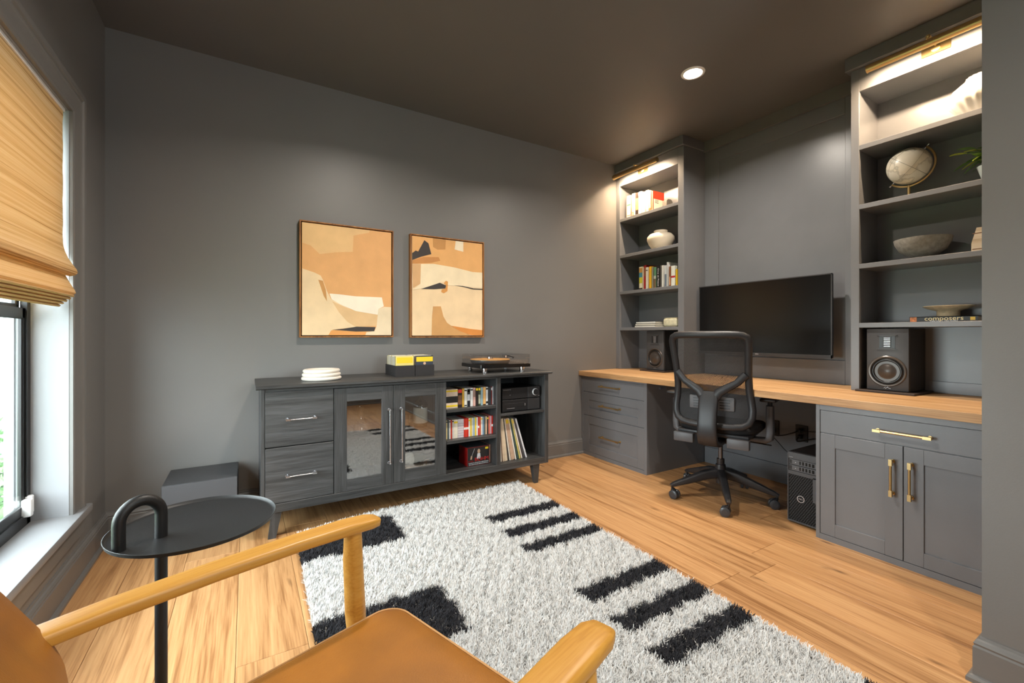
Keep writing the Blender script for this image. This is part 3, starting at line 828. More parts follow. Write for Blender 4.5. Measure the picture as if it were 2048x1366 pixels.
STONE = M('rough_stone', (138, 134, 126), .8, bump=.6, bs=90, var=.22, vs=50)
solo(MB().lathe([(0, 0), (.040, 0), (.042, .012), (.040, .018), (.070, .030), (.100, .055), (.119, .095), (.123, .118), (.118, .119), (.110, .095), (.08, .045), (.03, .028), (0, .026)], 44,
     Matrix.Translation((3.228, .904, S3))), 'bowl', STONE, 'rough grey stone footed bowl on the shelf under the globe', 'bowl', smooth=60)
hb = solo(MB().prism([(.60, S3), (.701, S3), (.701, S3+.05), (.682, S3+.128), (.62, S3+.128), (.60, S3+.05)], 'x', 3.18, 3.25), 'wooden_ornament', WOOD('pale_wood', [(190, 160, 128), (214, 188, 156), (226, 204, 176)], 'Y', 2, .6), 'faceted pale wooden ornament beside the stone bowl', 'ornament', smooth=0)
for zz in (S3+.018, S3+.098):
    part(MB().box(3.1793, 3.1803, .62, .697, zz, zz+.004), 'groove', M('brown_stain', (126, 84, 56), .7), hb)
cbk = thing('book', 'large flat black book titled composers under the footed dish', 'book', (3.25, .81, S4))
BLKC = M('black_cover', (26, 24, 24), .4)
part(MB().box(3.17, 3.34, .675, .943, S4, S4+.003).box(3.17, 3.34, .675, .943, S4+.026, S4+.029).box(3.17, 3.173, .675, .943, S4, S4+.029), 'cover', BLKC, cbk, smooth=0)
part(MB().box(3.174, 3.335, .679, .939, S4+.003, S4+.026), 'pages', PAPER, cbk)
text_part('composers', .032, face_nx(3.1692, .803, S4+.0175), M('gold_print', (236, 214, 160), .5), cbk, 'title', width=.152)
text_part('THEIR LIVES & THEIR WORKS', .006, face_nx(3.1692, .803, S4+.0045), SILV, cbk, 'subtitle', width=.11)
part(MB().box(3.1693, 3.1702, .912, .940, S4+.002, S4+.027), 'cover_picture', M('portrait_print', (196, 120, 70), .5, var=.5, vs=90), cbk)
part(MB().box(3.1693, 3.1702, .684, .702, S4+.006, S4+.023), 'publisher_mark', M('yellow_mark', (214, 176, 70), .5), cbk)
solo(MB().lathe([(0, 0), (.046, 0), (.046, .027), (.050, .031), (.085, .043), (.104, .055), (.100, .057), (.06, .046), (0, .042)], 40, Matrix.Translation((3.245, .803, S4+.0295))),
     'dish', M('sand_stone', (206, 188, 156), .6, bump=.3, bs=120, var=.18, vs=40), 'sand coloured footed dish standing on the composers book', 'dish', smooth=60)
prof = [(0, 0), (.055, 0), (.085, .02), (.122, .075), (.128, .110), (.112, .150), (.080, .180), (.062, .190), (.064, .205), (.056, .205), (.05, .185), (0, .17)]
b = MB(); rings = []
for r_, z_ in prof:
    rings.append(b.ring([(3.222+r_*(1+.035*math.cos(18*2*PI*j/108)*(1 if .06 < r_ else 0))*math.cos(2*PI*j/108), .665+r_*(1+.035*math.cos(18*2*PI*j/108)*(1 if .06 < r_ else 0))*math.sin(2*PI*j/108), S1+z_) for j in range(108)]))
b.skin(rings)
solo(b, 'vase', M('white_ribbed_ceramic', (238, 232, 222), .5, bump=.05), 'white ribbed round vase on the shelf over the globe', 'vase', smooth=60)

# ------------------------------------------------------------------ paintings
def painting(x0, x1, z0, z1, canvas, patches, label, cc):
    t = thing('painting', label, 'painting', ((x0+x1)/2, YB-.02, z0))
    WF = WOOD('walnut_frame', [(110, 66, 30), (158, 104, 54), (186, 132, 76)], 'Z', 3, .5)
    yf, yb = 3.094, 3.133
    for a, c, e, f in ((x0, x0+.008, z0, z1), (x1-.008, x1, z0, z1), (x0+.008, x1-.008, z0, z0+.008), (x0+.008, x1-.008, z1-.008, z1)):
        part(MB().box(a, c, yf, yb, e, f, .001), 'frame_strip', WF, t)
    part(MB().box(x0+.006, x1-.006, 3.118, 3.130, z0+.006, z1-.006), 'backing', M('frame_gap_black', (24, 18, 14), .8), t)
    part(MB().box(x0+.014, x1-.014, 3.100, 3.119, z0+.014, z1-.014, .001), 'canvas', M('paint_%d_%d_%d' % cc, cc, .7, bump=.3, bs=220, var=.07, vs=9), t)
    for i, (poly, pc) in enumerate(patches):
        yy = 3.0998-.0002*i
        q = [(min(max(p[0], x0+.015), x1-.015), min(max(p[1], z0+.015), z1-.015)) for p in poly]
        b = MB(); b.prism(q, 'y', yy-.0002, 3.1002)
        b.bm.normal_update()
        bmesh.ops.triangulate(b.bm, faces=[f for f in b.bm.faces if len(f.verts) > 4])
        part(b, 'paint_patch', M('paint_%d_%d_%d' % pc, pc, .7, bump=.3, bs=220, var=.07, vs=9), t, smooth=0)
TAN, LTAN, CRM, WHT, DRK, ORG, BRN = (226, 170, 112), (232, 190, 134), (236, 208, 168), (246, 234, 214), (62, 56, 54), (230, 160, 90), (202, 148, 88)
painting(.287, .890, 1.073, 1.828, None, [
    ([(0.301, 1.818), (0.728, 1.813), (0.721, 1.796), (0.619, 1.764), (0.614, 1.653), (0.508, 1.64), (0.407, 1.618), (0.352, 1.669), (0.301, 1.682)], LTAN),
    ([(0.301, 1.517), (0.376, 1.495), (0.413, 1.478), (0.426, 1.452), (0.451, 1.379), (0.476, 1.326), (0.606, 1.259), (0.784, 1.228), (0.777, 1.153), (0.633, 1.144), (0.485, 1.124), (0.46, 1.087), (0.299, 1.087)], CRM),
    ([(0.482, 1.313), (0.606, 1.259), (0.783, 1.228), (0.777, 1.153), (0.633, 1.144), (0.579, 1.178), (0.527, 1.239)], (224, 186, 138)),
    ([(0.398, 1.45), (0.426, 1.445), (0.444, 1.385), (0.451, 1.311), (0.432, 1.344)], BRN),
    ([(0.466, 1.363), (0.527, 1.361), (0.633, 1.352), (0.809, 1.353), (0.823, 1.29), (0.785, 1.271), (0.783, 1.23), (0.633, 1.252), (0.54, 1.291), (0.479, 1.326)], WHT),
    ([(0.785, 1.271), (0.827, 1.287), (0.879, 1.286), (0.877, 1.085), (0.697, 1.087), (0.704, 1.109), (0.759, 1.117), (0.773, 1.153)], (232, 212, 180)),
    ([(0.476, 1.119), (0.633, 1.111), (0.704, 1.109), (0.696, 1.087), (0.46, 1.087)], ORG),
    ([(0.485, 1.124), (0.553, 1.131), (0.639, 1.146), (0.766, 1.144), (0.756, 1.115), (0.633, 1.113)], DRK)],
    'framed abstract painting, plain orange field over a cream slope, no black peak', TAN)
painting(1.013, 1.615, 1.070, 1.826, None, [
    ([(1.027, 1.812), (1.605, 1.818), (1.605, 1.584), (1.515, 1.583), (1.358, 1.607), (1.192, 1.62), (1.027, 1.607)], (228, 172, 108)),
    ([(1.186, 1.813), (1.29, 1.814), (1.286, 1.737), (1.224, 1.729), (1.188, 1.746)], (196, 142, 82)),
    ([(1.371, 1.813), (1.435, 1.813), (1.435, 1.734), (1.362, 1.745)], (240, 224, 196)),
    ([(1.027, 1.633), (1.112, 1.664), (1.233, 1.674), (1.245, 1.648), (1.176, 1.627), (1.027, 1.607)], (200, 138, 78)),
    ([(1.027, 1.685), (1.054, 1.706), (1.073, 1.701), (1.12, 1.789), (1.152, 1.769), (1.174, 1.691), (1.097, 1.665), (1.027, 1.634)], DRK),
    ([(1.027, 1.604), (1.093, 1.61), (1.089, 1.465), (1.034, 1.432)], (214, 170, 122)),
    ([(1.093, 1.61), (1.192, 1.62), (1.358, 1.607), (1.515, 1.583), (1.605, 1.584), (1.605, 1.459), (1.444, 1.466), (1.307, 1.466), (1.299, 1.501), (1.233, 1.477), (1.104, 1.432), (1.034, 1.417), (1.089, 1.465)], (241, 222, 188)),
    ([(1.29, 1.5), (1.307, 1.494), (1.303, 1.423), (1.274, 1.405), (1.253, 1.413), (1.257, 1.432), (1.286, 1.442), (1.292, 1.465), (1.274, 1.482)], (214, 150, 80)),
    ([(1.097, 1.428), (1.241, 1.482), (1.29, 1.465), (1.286, 1.442), (1.192, 1.431)], DRK),
    ([(1.358, 1.469), (1.427, 1.469), (1.524, 1.455), (1.605, 1.455), (1.605, 1.447), (1.515, 1.447), (1.427, 1.463)], DRK),
    ([(1.188, 1.302), (1.249, 1.305), (1.27, 1.228), (1.299, 1.182), (1.358, 1.143), (1.497, 1.082), (1.176, 1.082), (1.18, 1.218)], (206, 156, 98)),
    ([(1.337, 1.159), (1.497, 1.136), (1.605, 1.127), (1.605, 1.081), (1.506, 1.086), (1.401, 1.12)], (212, 138, 66))],
    'framed abstract painting with a black peak and white band under orange', CRM)

# ------------------------------------------------------------------ sideboard
sb = thing('sideboard', 'long black oak sideboard with drawers, glass doors and open shelves', 'sideboard', (.99, 2.87, 0))
yf, yb = 2.650, 3.105
b = MB().prism([(2.640, .800), (2.625, .806), (2.625, .816), (2.634, .822), (3.11, .822), (3.11, .800)], 'x', .040, 1.942)
part(b, 'top', ASHB, sb, smooth=0)
part(MB().box(.062, .080, yf, yb, .14, .80, .001), 'side_panel', ASHV, sb)
part(MB().box(1.888, 1.921, yf, yb, .14, .80, .001), 'side_panel', ASHV, sb)
part(MB().box(.080, 1.888, yf, yb, .14, .186, .001), 'bottom_panel', ASHB, sb)
part(MB().box(.080, 1.888, yb-.01, yb, .186, .80), 'back_panel', ASHB, sb)
part(MB().box(.080, 1.888, yf+.004, yf+.03, .786, .80), 'top_rail', ASHB, sb)
part(MB().box(.421, .433, yf+.022, yb-.01, .186, .79), 'divider', ASHV, sb)
part(MB().box(1.098, 1.110, yf+.022, yb-.01, .186, .79), 'divider', ASHV, sb)
part(MB().box(1.480, 1.513, yf, yb-.01, .186, .79, .001), 'divider', ASHV, sb)
for z0, z1, hz in ((.489, .785, .634), (.188, .485, .330)):
    d = part(MB().box(.082, .420, yf, yf+.02, z0+.0015, z1, .0015), 'drawer', ASHB, sb)
    pull(d, (.177, yf, hz), (.330, yf, hz), (0, -1, 0), .028, .0035, .005, STEEL, .022)
for x0, x1, hx, wx0, wx1 in ((.424, .7615, .734, .493, .692), (.7645, 1.106, .807, .835, 1.033)):
    b = MB().box(x0, wx0, yf, yf+.02, .188, .783, .001).box(wx1, x1, yf, yf+.02, .188, .783, .001)
    d = part(b, 'door', ASHV, sb)
    part(MB().box(wx0, wx1, yf, yf+.02, .188, .258, .001), 'door_rail', ASHB, d)
    part(MB().box(wx0, wx1, yf, yf+.02, .706, .783, .001), 'door_rail', ASHB, d)
    part(MB().box(wx0, wx1, yf+.006, yf+.009, .258, .706), 'pane', CABGL, d)
    pull(d, (hx, yf, .640), (hx, yf, .317), (0, -1, 0), .030, .0045, .0045, STEEL, .004)
part(MB().box(.433, 1.098, yf+.05, yb-.01, .462, .480, .001), 'shelf', ASHB, sb)
part(MB().box(1.110, 1.480, yf+.004, yb-.01, .582, .603, .001), 'shelf', ASHB, sb)
part(MB().box(1.110, 1.480, yf+.004, yb-.01, .376, .398, .001), 'shelf', ASHB, sb)
part(MB().box(1.513, 1.888, yf+.004, yb-.01, .520, .535, .001), 'shelf', ASHB, sb)
for lx, s in ((.115, 1), (1.79, -1)):
    for ly, sy in ((yf+.012, 1), (yb-.06, -1)):
        tp = (lx, lx+.045) if s > 0 else (lx, lx+.06)
        a0, a1 = (lx, lx+.046) if s > 0 else (lx-.0, lx+.060)
        c0, c1 = (lx-.020, lx+.018) if s > 0 else (lx+.018, lx+.046)
        b = MB(); b.skin([b.ring([(c0, ly, 0), (c1, ly, 0), (c1, ly+.03, 0), (c0, ly+.03, 0)]), b.ring([(a0, ly, .14), (a1, ly, .14), (a1, ly+.045, .14), (a0, ly+.045, .14)])])
        part(b, 'leg', ASHV, sb, smooth=0)

# things inside the glass doors
GLS = GLASS('bottle_glass', (.96, .97, .95), .10)
def glassware(name, prof, loc, label, cat, mat=GLS):
    return solo(MB().lathe(prof, 28, Matrix.Translation(loc)), name, mat, label, cat, smooth=60)
glassware('carafe', [(0, 0), (.040, 0), (.046, .01), (.040, .05), (.020, .085), (.017, .13), (.024, .165), (.021, .165), (.015, .13), (.018, .085), (.036, .05), (.040, .012), (0, .008)], (.60, 2.80, .4805), 'clear glass carafe behind the sideboard door nearest the drawers', 'carafe')
def bottle(loc, label):
    t = thing('bottle', label, 'bottle', loc)
    x, y, z = loc
    part(MB().lathe([(0, 0), (.042, 0), (.045, .008), (.045, .145), (.038, .165), (.016, .185), (.015, .225), (0, .225)], 28, Matrix.Translation(loc)), 'glass_body', GLASS('amber_glass', (.92, .84, .66), .08), t, smooth=50)
    part(MB().lathe([(.0458, .03), (.0458, .13)], 28, Matrix.Translation(loc), cap=False), 'paper_label', M('label_cream', (236, 232, 214), .7, var=.06, vs=60), t, 'cream paper label')
    part(MB().lathe([(0, .2255), (.017, .2255), (.017, .25), (0, .25)], 20, Matrix.Translation(loc)), 'cap', BLKP, t)
    text_part('WHISKY', .018, face_ny(x, y-.0462, z+.09), M('ink_grey', (70, 70, 70), .7), t, 'label_print', width=.045) if False else None
bottle((.985, 2.80, .4805), 'tall bottle with a cream label behind the glass sideboard door')
glassware('tumbler', [(0, 0), (.034, 0), (.038, .09), (.035, .09), (.032, .012), (0, .01)], (.875, 2.79, .4805), 'empty clear tumbler beside the labelled bottle', 'glass')
t = thing('bottle', 'wine bottle lying on its side on the sideboard floor', 'bottle', (.93, 2.86, .187))
R_ = Matrix.Translation((.82, 2.86, .187+.075)) @ Matrix.Rotation(PI/2, 4, 'Y')
part(MB().lathe([(0, 0), (.036, 0), (.038, .01), (.038, .17), (.030, .20), (.014, .225), (.014, .28), (0, .28)], 24, R_), 'glass_body', M('green_bottle', (60, 70, 54), .15), t, smooth=50)
part(MB().lathe([(.0388, .03), (.0388, .13)], 24, R_, cap=False), 'paper_label', MATS['label_cream'], t, 'cream paper label')
wr = solo(MB().box(.80, 1.09, 2.80, 2.815, .187, .223).box(.80, 1.09, 2.905, 2.92, .187, .223).box(1.07, 1.09, 2.815, 2.905, .187, .215), 'bottle_rack', WOOD('pale_rack', [(190, 150, 110), (210, 172, 130), (222, 190, 150)], 'X', 2, .5), 'low pale wooden rack cradling the lying wine bottle', 'rack', smooth=0)

# compact discs
def disc_case(x0, x1, z0, yfr, cols, label, group, h=.124, prints=None, dep=.14):
    m = M('case_%d_%d_%d' % cols, cols, .35, var=.05, vs=60)
    o = solo(MB().box(x0+.0005, x1-.0005, yfr, yfr+dep, z0, z0+h), 'disc_case', m, label, 'compact disc', group, 0)
    for (a, c, pc) in (prints or []):
        part(MB().box(x0+.001, x1-.001, yfr-.0005, yfr+.0005, z0+h*a, z0+h*c), 'spine_print', M('sp_%d_%d_%d' % pc, pc, .5), o)
    return o
YEL = (236, 204, 40)
ZA, ZB_, ZD = .6035, .3985, .1865
GA = 'compact discs on the upper open shelf'
rows = [
 (1.112, 1.207, (226, 206, 186), 'wide cream box set with a black cover picture, upper open shelf', [(.86, .95, YEL), (.28, .62, (30, 28, 26)), (.06, .16, YEL)]),
 (1.209, 1.238, (44, 30, 26), 'dark brown box set with a red square on top', [(.78, .96, (216, 60, 40)), (.15, .65, (120, 84, 60))]),
 (1.240, 1.254, (206, 160, 60), 'mustard disc case beside the dark brown box set', None),
 (1.256, 1.275, (228, 226, 216), 'white disc box with a dark foot, beside the mustard case', [(.04, .1, (20, 20, 20)), (.85, .93, (40, 40, 40))]),
 (1.277, 1.299, (206, 208, 210), 'pale grey disc box with black head and foot', [(.66, .97, (28, 30, 24)), (.8, .9, YEL), (.0, .32, (26, 28, 34))]),
 (1.301, 1.320, (222, 222, 220), 'plain light grey disc box beside the pink one', [(.86, .94, (40, 40, 40))]),
 (1.322, 1.340, (216, 170, 158), 'pink disc box on the upper open shelf', [(.5, .9, (150, 120, 110))]),
 (1.342, 1.359, (44, 40, 40), 'black disc box with a yellow tip beside the pink one', [(.84, .97, YEL)]),
 (1.361, 1.378, (70, 76, 54), 'olive disc box with a yellow tip', [(.84, .97, YEL), (.1, .6, (180, 180, 160))]),
 (1.380, 1.396, (150, 178, 184), 'pale blue disc box on the upper open shelf', None),
 (1.398, 1.418, (228, 176, 110), 'apricot disc box on the upper open shelf', [(.0, .06, (60, 40, 30))]),
 (1.420, 1.436, (216, 220, 222), 'white disc box with a small black square at its foot', [(.08, .2, (20, 20, 20)), (.85, .95, (30, 30, 30))]),
 (1.438, 1.460, (56, 56, 60), 'charcoal disc box beside the white boxed one', None),
 (1.461, 1.470, (120, 50, 46), 'maroon disc case by the shelf divider, upper open shelf', [(.8, .94, (230, 230, 230))]),
 (1.4705, 1.479, (180, 182, 186), 'silver disc case against the divider, upper open shelf', None)]
for r in rows: disc_case(r[0], r[1], ZA, 2.695, r[2], r[3], GA, prints=r[4])
GB = 'compact discs on the middle open shelf'
seq = [((90, 100, 80), 'thin green grey disc case on the middle shelf'), ((214, 196, 140), 'thin straw coloured disc case on the middle shelf'), ((70, 90, 100), 'thin slate blue disc case on the middle shelf'), ((226, 226, 222), None), ((196, 60, 44), 'R'), ((226, 226, 222), None)]
x = 1.112
for c, lb in seq:
    wd = .0115
    lab = {'R': 'thin red disc case on the middle open shelf', None: 'thin white disc case on the middle open shelf'}.get(lb, lb)
    disc_case(x, x+wd, ZB_, 2.70, c, lab, GB, prints=[(.88, .95, (40, 40, 40))] if lb != 'R' else None); x += wd
disc_case(x, x+.028, ZB_, 2.70, (232, 224, 206), 'ivory disc box with a thin yellow mark, middle shelf', GB, prints=[(.8, .9, YEL)]); x += .0285
disc_case(x, x+.044, ZB_, 2.70, (206, 198, 202), 'wide lilac grey disc box on the middle shelf', GB, prints=[(.1+.13*i, .13+.13*i, (176, 164, 170)) for i in range(6)]); x += .0445
cyc = [(200, 48, 36), (214, 64, 44), (196, 44, 36), (228, 224, 216), (226, 190, 60), (210, 208, 190), (150, 176, 196), (232, 200, 60), (226, 226, 222), (196, 60, 60), (206, 96, 60), (226, 226, 222), (120, 150, 176), (90, 96, 90), (214, 180, 150), (60, 56, 52), (230, 120, 100), (216, 170, 178), (196, 52, 40)]
nm = {(200, 48, 36): 'R', (214, 64, 44): 'R', (196, 44, 36): 'R', (196, 60, 60): 'R', (196, 52, 40): 'R', (228, 224, 216): 'W', (226, 226, 222): 'W', (226, 190, 60): 'Y', (232, 200, 60): 'Y'}
lbl = {'R': 'thin red disc case on the middle open shelf', 'W': 'thin white disc case on the middle open shelf', 'Y': 'thin yellow disc case on the middle open shelf'}
oth = {(210, 208, 190): 'thin stone coloured disc case on the middle shelf', (150, 176, 196): 'thin sky blue disc case on the middle shelf', (206, 96, 60): 'thin burnt orange disc case on the middle shelf',
       (120, 150, 176): 'thin steel blue disc case on the middle shelf', (90, 96, 90): 'thin grey disc case on the middle shelf', (214, 180, 150): 'thin beige disc case on the middle shelf', (60, 56, 52): 'thin black disc case on the middle shelf',
       (230, 120, 100): 'thin coral disc case on the middle shelf', (216, 170, 178): 'thin pale pink disc case on the middle shelf'}
wd = (1.478-x)/len(cyc)
for i, c in enumerate(cyc):
    k = nm.get(c)
    disc_case(x, x+wd, ZB_, 2.70, c, lbl[k] if k else oth[c], GB, prints=[(.84, .93, YEL)] if i % 4 == 3 else ([(.40, .52, (236, 236, 230))] if k == 'R' else None)); x += wd
# conductor box set
bs = thing('box_set', 'red and black boxed disc set with a conductor on its front', 'box set', (1.382, 2.79, ZD))
part(MB().box(1.290, 1.460, 2.722, 2.86, ZD, ZD+.127, .001), 'box', M('box_red', (170, 26, 24), .4), bs)
yy = 2.7212
part(MB().box(1.292, 1.458, yy, 2.7222, ZD+.002, ZD+.125), 'front_panel', M('box_black', (36, 36, 38), .4), bs)
part(MB().box(1.290, 1.460, 2.724, 2.858, ZD+.127, ZD+.1275), 'top_panel', M('box_grey', (70, 72, 76), .35), bs)
part(MB().box(1.428, 1.452, yy-.0006, yy, ZD+.105, ZD+.119), 'yellow_mark', M('mark_yellow', YEL, .5), bs)
SKN = M('print_skin', (206, 170, 140), .6); SHT = M('print_shirt', (224, 224, 226), .6)
part(MB().lathe([(0, 0), (.011, 0), (.0125, .0003), (0, .0005)], 20, face_ny(1.378, yy-.0002, ZD+.096) @ Matrix.Diagonal((.85, 1.25, 1, 1))), 'printed_face', SKN, bs)
part(MB().prism([(1.362, ZD+.045), (1.392, ZD+.045), (1.388, ZD+.082), (1.368, ZD+.082)], 'y', yy-.0006, yy), 'printed_shirt', SHT, bs, smooth=0)
part(MB().prism([(1.312, ZD+.045), (1.324, ZD+.045), (1.328, ZD+.068), (1.318, ZD+.070)], 'y', yy-.0006, yy), 'printed_hand', SKN, bs, smooth=0)
part(MB().tube([(1.324, yy-.0004, ZD+.068), (1.346, yy-.0004, ZD+.118)], .0009, 5), 'printed_baton', SHT, bs)
text_part('KARL', .016, face_ny(1.318, yy-.0008, ZD+.031), MATS['box_red'], bs, 'name_lettering', width=.040)
text_part('BÖHM', .036, face_ny(1.400, yy-.0008, ZD+.040), M('print_red', (206, 40, 36), .5), bs, 'name_lettering', width=.105)
text_part('COMPLETE ORCHESTRAL RECORDINGS', .009, face_ny(1.376, yy-.0008, ZD+.0195), SHT, bs, 'caption', width=.155)
text_part('ON DEUTSCHE GRAMMOPHON', .008, face_ny(1.376, yy-.0008, ZD+.0085), SHT, bs, 'caption', width=.150)
disc_case(1.4625, 1.4705, ZD, 2.74, (150, 60, 50), 'thin maroon case leaning by the conductor box set', None)
disc_case(1.471, 1.479, ZD, 2.74, (214, 170, 150), 'thin peach case between the conductor box set and divider', None)

# long-playing records leaning in the end bay
GL = 'records leaning in the end bay'
lps = [((214, 204, 190), 'plain off white record sleeve by the divider', .010), ((226, 216, 200), 'thick ivory record box by the divider', .016), ((110, 84, 70), 'thin brown edged record sleeve', .008), ((222, 200, 172), 'worn cream record sleeve with dark scuffs', .014),
       ((226, 208, 180), 'wide straw coloured record box', .022), ((60, 58, 56), 'black record sleeve among cream ones', .010), ((232, 226, 214), 'white record sleeve beside the black one', .010), ((196, 164, 140), 'broad tan record box with a yellow top mark', .030),
       ((236, 230, 220), 'white record sleeve beside the tan box', .009), ((56, 76, 72), 'dark teal leaning record sleeve', .014), ((204, 190, 110), 'yellow topped leaning record sleeve', .010), ((226, 214, 200), 'cream record sleeve beside the yellow topped one', .010), ((70, 66, 70), 'charcoal record sleeve beside a cream one', .012), ((216, 216, 220), 'light grey record sleeve with torn edge, last of the leaning row', .012)]
xb_ = 1.522
for i, (c, lb, th) in enumerate(lps):
    ang = math.radians(2+15.5*i/(len(lps)-1))
    # bottom at xb_, leaning left (towards the divider)
    step = th/math.cos(ang)+.0085*(i/13)
    b = MB().box(0, th, 0, .30, 0, .308, .0008)
    o = solo(b, 'record_sleeve', M('lp_%d_%d_%d' % c, c, .7, var=.12, vs=30), lb, 'record', GL, 0)
    me = o.data
    o.location = (xb_+th/2, 2.85+.0, ZD+.001)
    o.rotation_euler = (0, -ang, 0)
    xx = xb_+th/2
    # pivot about lower right corner so it rests on the bottom panel
    o.location.z = ZD+.0005+math.sin(ang)*th/2
    o.location.x = max(xb_+th/2, 1.514+math.sin(ang)*.308+th/2)
    o.location.y = 2.70
    me.transform(Matrix.Translation((0, .15-.0, 0)))
    if 'tan box' in lb or 'broad tan' in lb or 'yellow' in lb:
        part(MB().box(-th*.3, th*.3, .1495-.15, .1505-.15, .27, .298), 'spine_mark', M('mark_yellow', YEL, .5), o); 
        ch = o.children[0]; OFFX = OFF[o.as_pointer()]; ch.data.transform(Matrix.Translation(OFFX))
    xb_ = o.location.x-th/2+step
# amplifier and player
def hifi(z0, z1, knob, label, name):
    t = thing(name, label, 'hi-fi unit', (1.70, 2.82, z0))
    part(MB().box(1.548, 1.872, 2.70, 2.98, z0+.006, z1, .002), 'case', M('hifi_black', (22, 22, 23), .35), t)
    FP = M('hifi_face', (38, 38, 40), .38, .2)
    part(MB().box(1.548, 1.762, 2.690, 2.70, z0+.006, z1, .0015), 'face_panel', FP, t)
    part(MB().box(1.765, 1.872, 2.690, 2.70, z0+.006, z1, .0015), 'face_panel', M('hifi_face_b', (52, 52, 54), .38, .2), t)
    for fx in (1.57, 1.85):
        for fy in (2.72, 2.96): part(MB().cyl((fx, fy, z0), (fx, fy, z0+.006), .012), 'foot', BLKP, t)
    if knob:
        kz = (z0+z1)/2+.003
        part(MB().lathe([(.021, 0), (.026, 0), (.026, .006), (.0235, .010), (.021, .010)], 36, face_ny(1.829, 2.690, kz), cap=False), 'knob_ring', M('knob_silver', (220, 220, 222), .3, .2), t)
        part(MB().lathe([(0, 0), (.022, 0), (.022, .012), (0, .012)], 36, face_ny(1.829, 2.690, kz)), 'volume_knob', FP, t)
        for i in range(6): part(MB().box(1.558+.011*i, 1.562+.011*i, 2.6893, 2.6901, z1-.014, z1-.010), 'indicator', SILV, t)
        part(MB().cyl((1.612, 2.6885, kz-.01), (1.612, 2.69, kz-.01), .002), 'button', SILV, t)
        part(MB().cyl((1.862, 2.6885, z0+.016), (1.862, 2.69, z0+.016), .002), 'button', SILV, t)
    else:
        part(MB().box(1.57, 1.735, 2.6888, 2.6902, z0+.034, z0+.062, .0005), 'disc_tray', BLKP, t)
        part(MB().box(1.585, 1.65, 2.6885, 2.6902, z0+.026, z0+.028), 'tray_line', SILV, t)
        part(MB().box(1.738, 1.741, 2.6885, 2.6902, z0+.038, z0+.056), 'button', SILV, t)
hifi(.5355, .622, False, 'black disc player with a tray, under the amplifier', 'disc_player')
hifi(.6225, .708, True, 'black amplifier with a chrome ringed volume knob on the disc player', 'amplifier')

# on top of the sideboard
ZT = .8225
def dish_ring(i, label):
    z = ZT+.0215*i; r = .110-.004*i
    return solo(MB().lathe([(r-.022, 0), (r-.006, .0005), (r, .006), (r+.001, .0107), (r, .016), (r-.006, .021), (r-.022, .0213), (r-.030, .011)] , 56, Matrix.Translation((.382, 2.83, z)), cap=False) if i else
                MB().lathe([(0, 0), (r-.006, .0005), (r, .006), (r+.001, .0107), (r, .016), (r-.006, .021), (r-.022, .0213), (r-.030, .011), (0, .008)], 56, Matrix.Translation((.382, 2.83, z))), 'ring_dish', M('white_glaze', (240, 232, 220), .4), label, 'dish', 'stacked white rings', smooth=60)
dish_ring(0, 'lowest and widest of three stacked white ceramic rings')
dish_ring(1, 'middle of three stacked white ceramic rings')
dish_ring(2, 'topmost of three stacked white ceramic rings')
def cd_bin(x0, x1, label):
    t = thing('storage_box', label, 'box', ((x0+x1)/2, 2.88, ZT)); y0, y1 = 2.765, 2.995; h = .070; k = .004
    FELT = M('black_felt', (46, 44, 45), .9, bump=.2)
    b = MB().box(x0, x1, y0, y1, ZT, ZT+k).box(x0, x0+k, y0, y1, ZT+k, ZT+h).box(x1-k, x1, y0, y1, ZT+k, ZT+h).box(x0+k, x1-k, y0, y0+k, ZT+k, ZT+h).box(x0+k, x1-k, y1-k, y1, ZT+k, ZT+h)
    part(b, 'shell', FELT, t, smooth=0)
cd_bin(.807, .935, 'open black storage box of discs nearest the white rings')
cd_bin(.939, 1.068, 'open black storage box of discs nearest the turntable')
paln = ['ivory', 'khaki', 'off white', 'olive gold', 'bright white', 'straw coloured', 'pale grey', 'mustard']
pal = [(226, 222, 206), (206, 200, 176), (230, 228, 220), (176, 160, 110), (236, 234, 228), (206, 196, 150), (220, 220, 210), (188, 176, 120)]
for bi, (x0, x1) in enumerate(((.812, .930), (.944, 1.063))):
    yy = 2.772
    for i in range(18):
        c = pal[(i*3+bi) % 8] if i else ((232, 214, 130) if bi == 0 else (60, 66, 78))
        hh = .126-.002*((i*7) % 3)
        m = M('jewel_%d_%d_%d' % c, c, .25)
        lbn = ('front jewel case with a yellow label in the box nearest the white rings' if bi == 0 else 'front jewel case, yellow label over dark photo, box nearest the turntable') if i == 0 else (paln[(i*3+bi) % 8]+' jewel case filed in the '+('box nearest the white rings' if bi == 0 else 'box nearest the turntable'))
        o = solo(MB().box(x0, x1-.001, yy, yy+.0105, ZT+.0045, ZT+.0045+hh), 'disc_case', m, lbn, 'compact disc', None if i == 0 else ('discs filed in the box by the rings' if bi == 0 else 'discs filed in the box by the turntable'), 0)
        if i == 0:
            if bi == 0: part(MB().box(x0+.006, x1-.008, yy-.0008, yy, ZT+.085, ZT+.122), 'yellow_label', M('mark_yellow', YEL, .5), o)
            else:
                part(MB().box(x0+.003, x1-.003, yy-.0008, yy, ZT+.092, ZT+.123), 'yellow_label', M('mark_yellow', YEL, .5), o)
                part(MB().lathe([(0, 0), (.009, 0), (.009, .0006), (0, .0006)], 16, face_ny((x0+x1)/2, yy, ZT+.080)), 'printed_face', SKN, o)
        yy += .0116
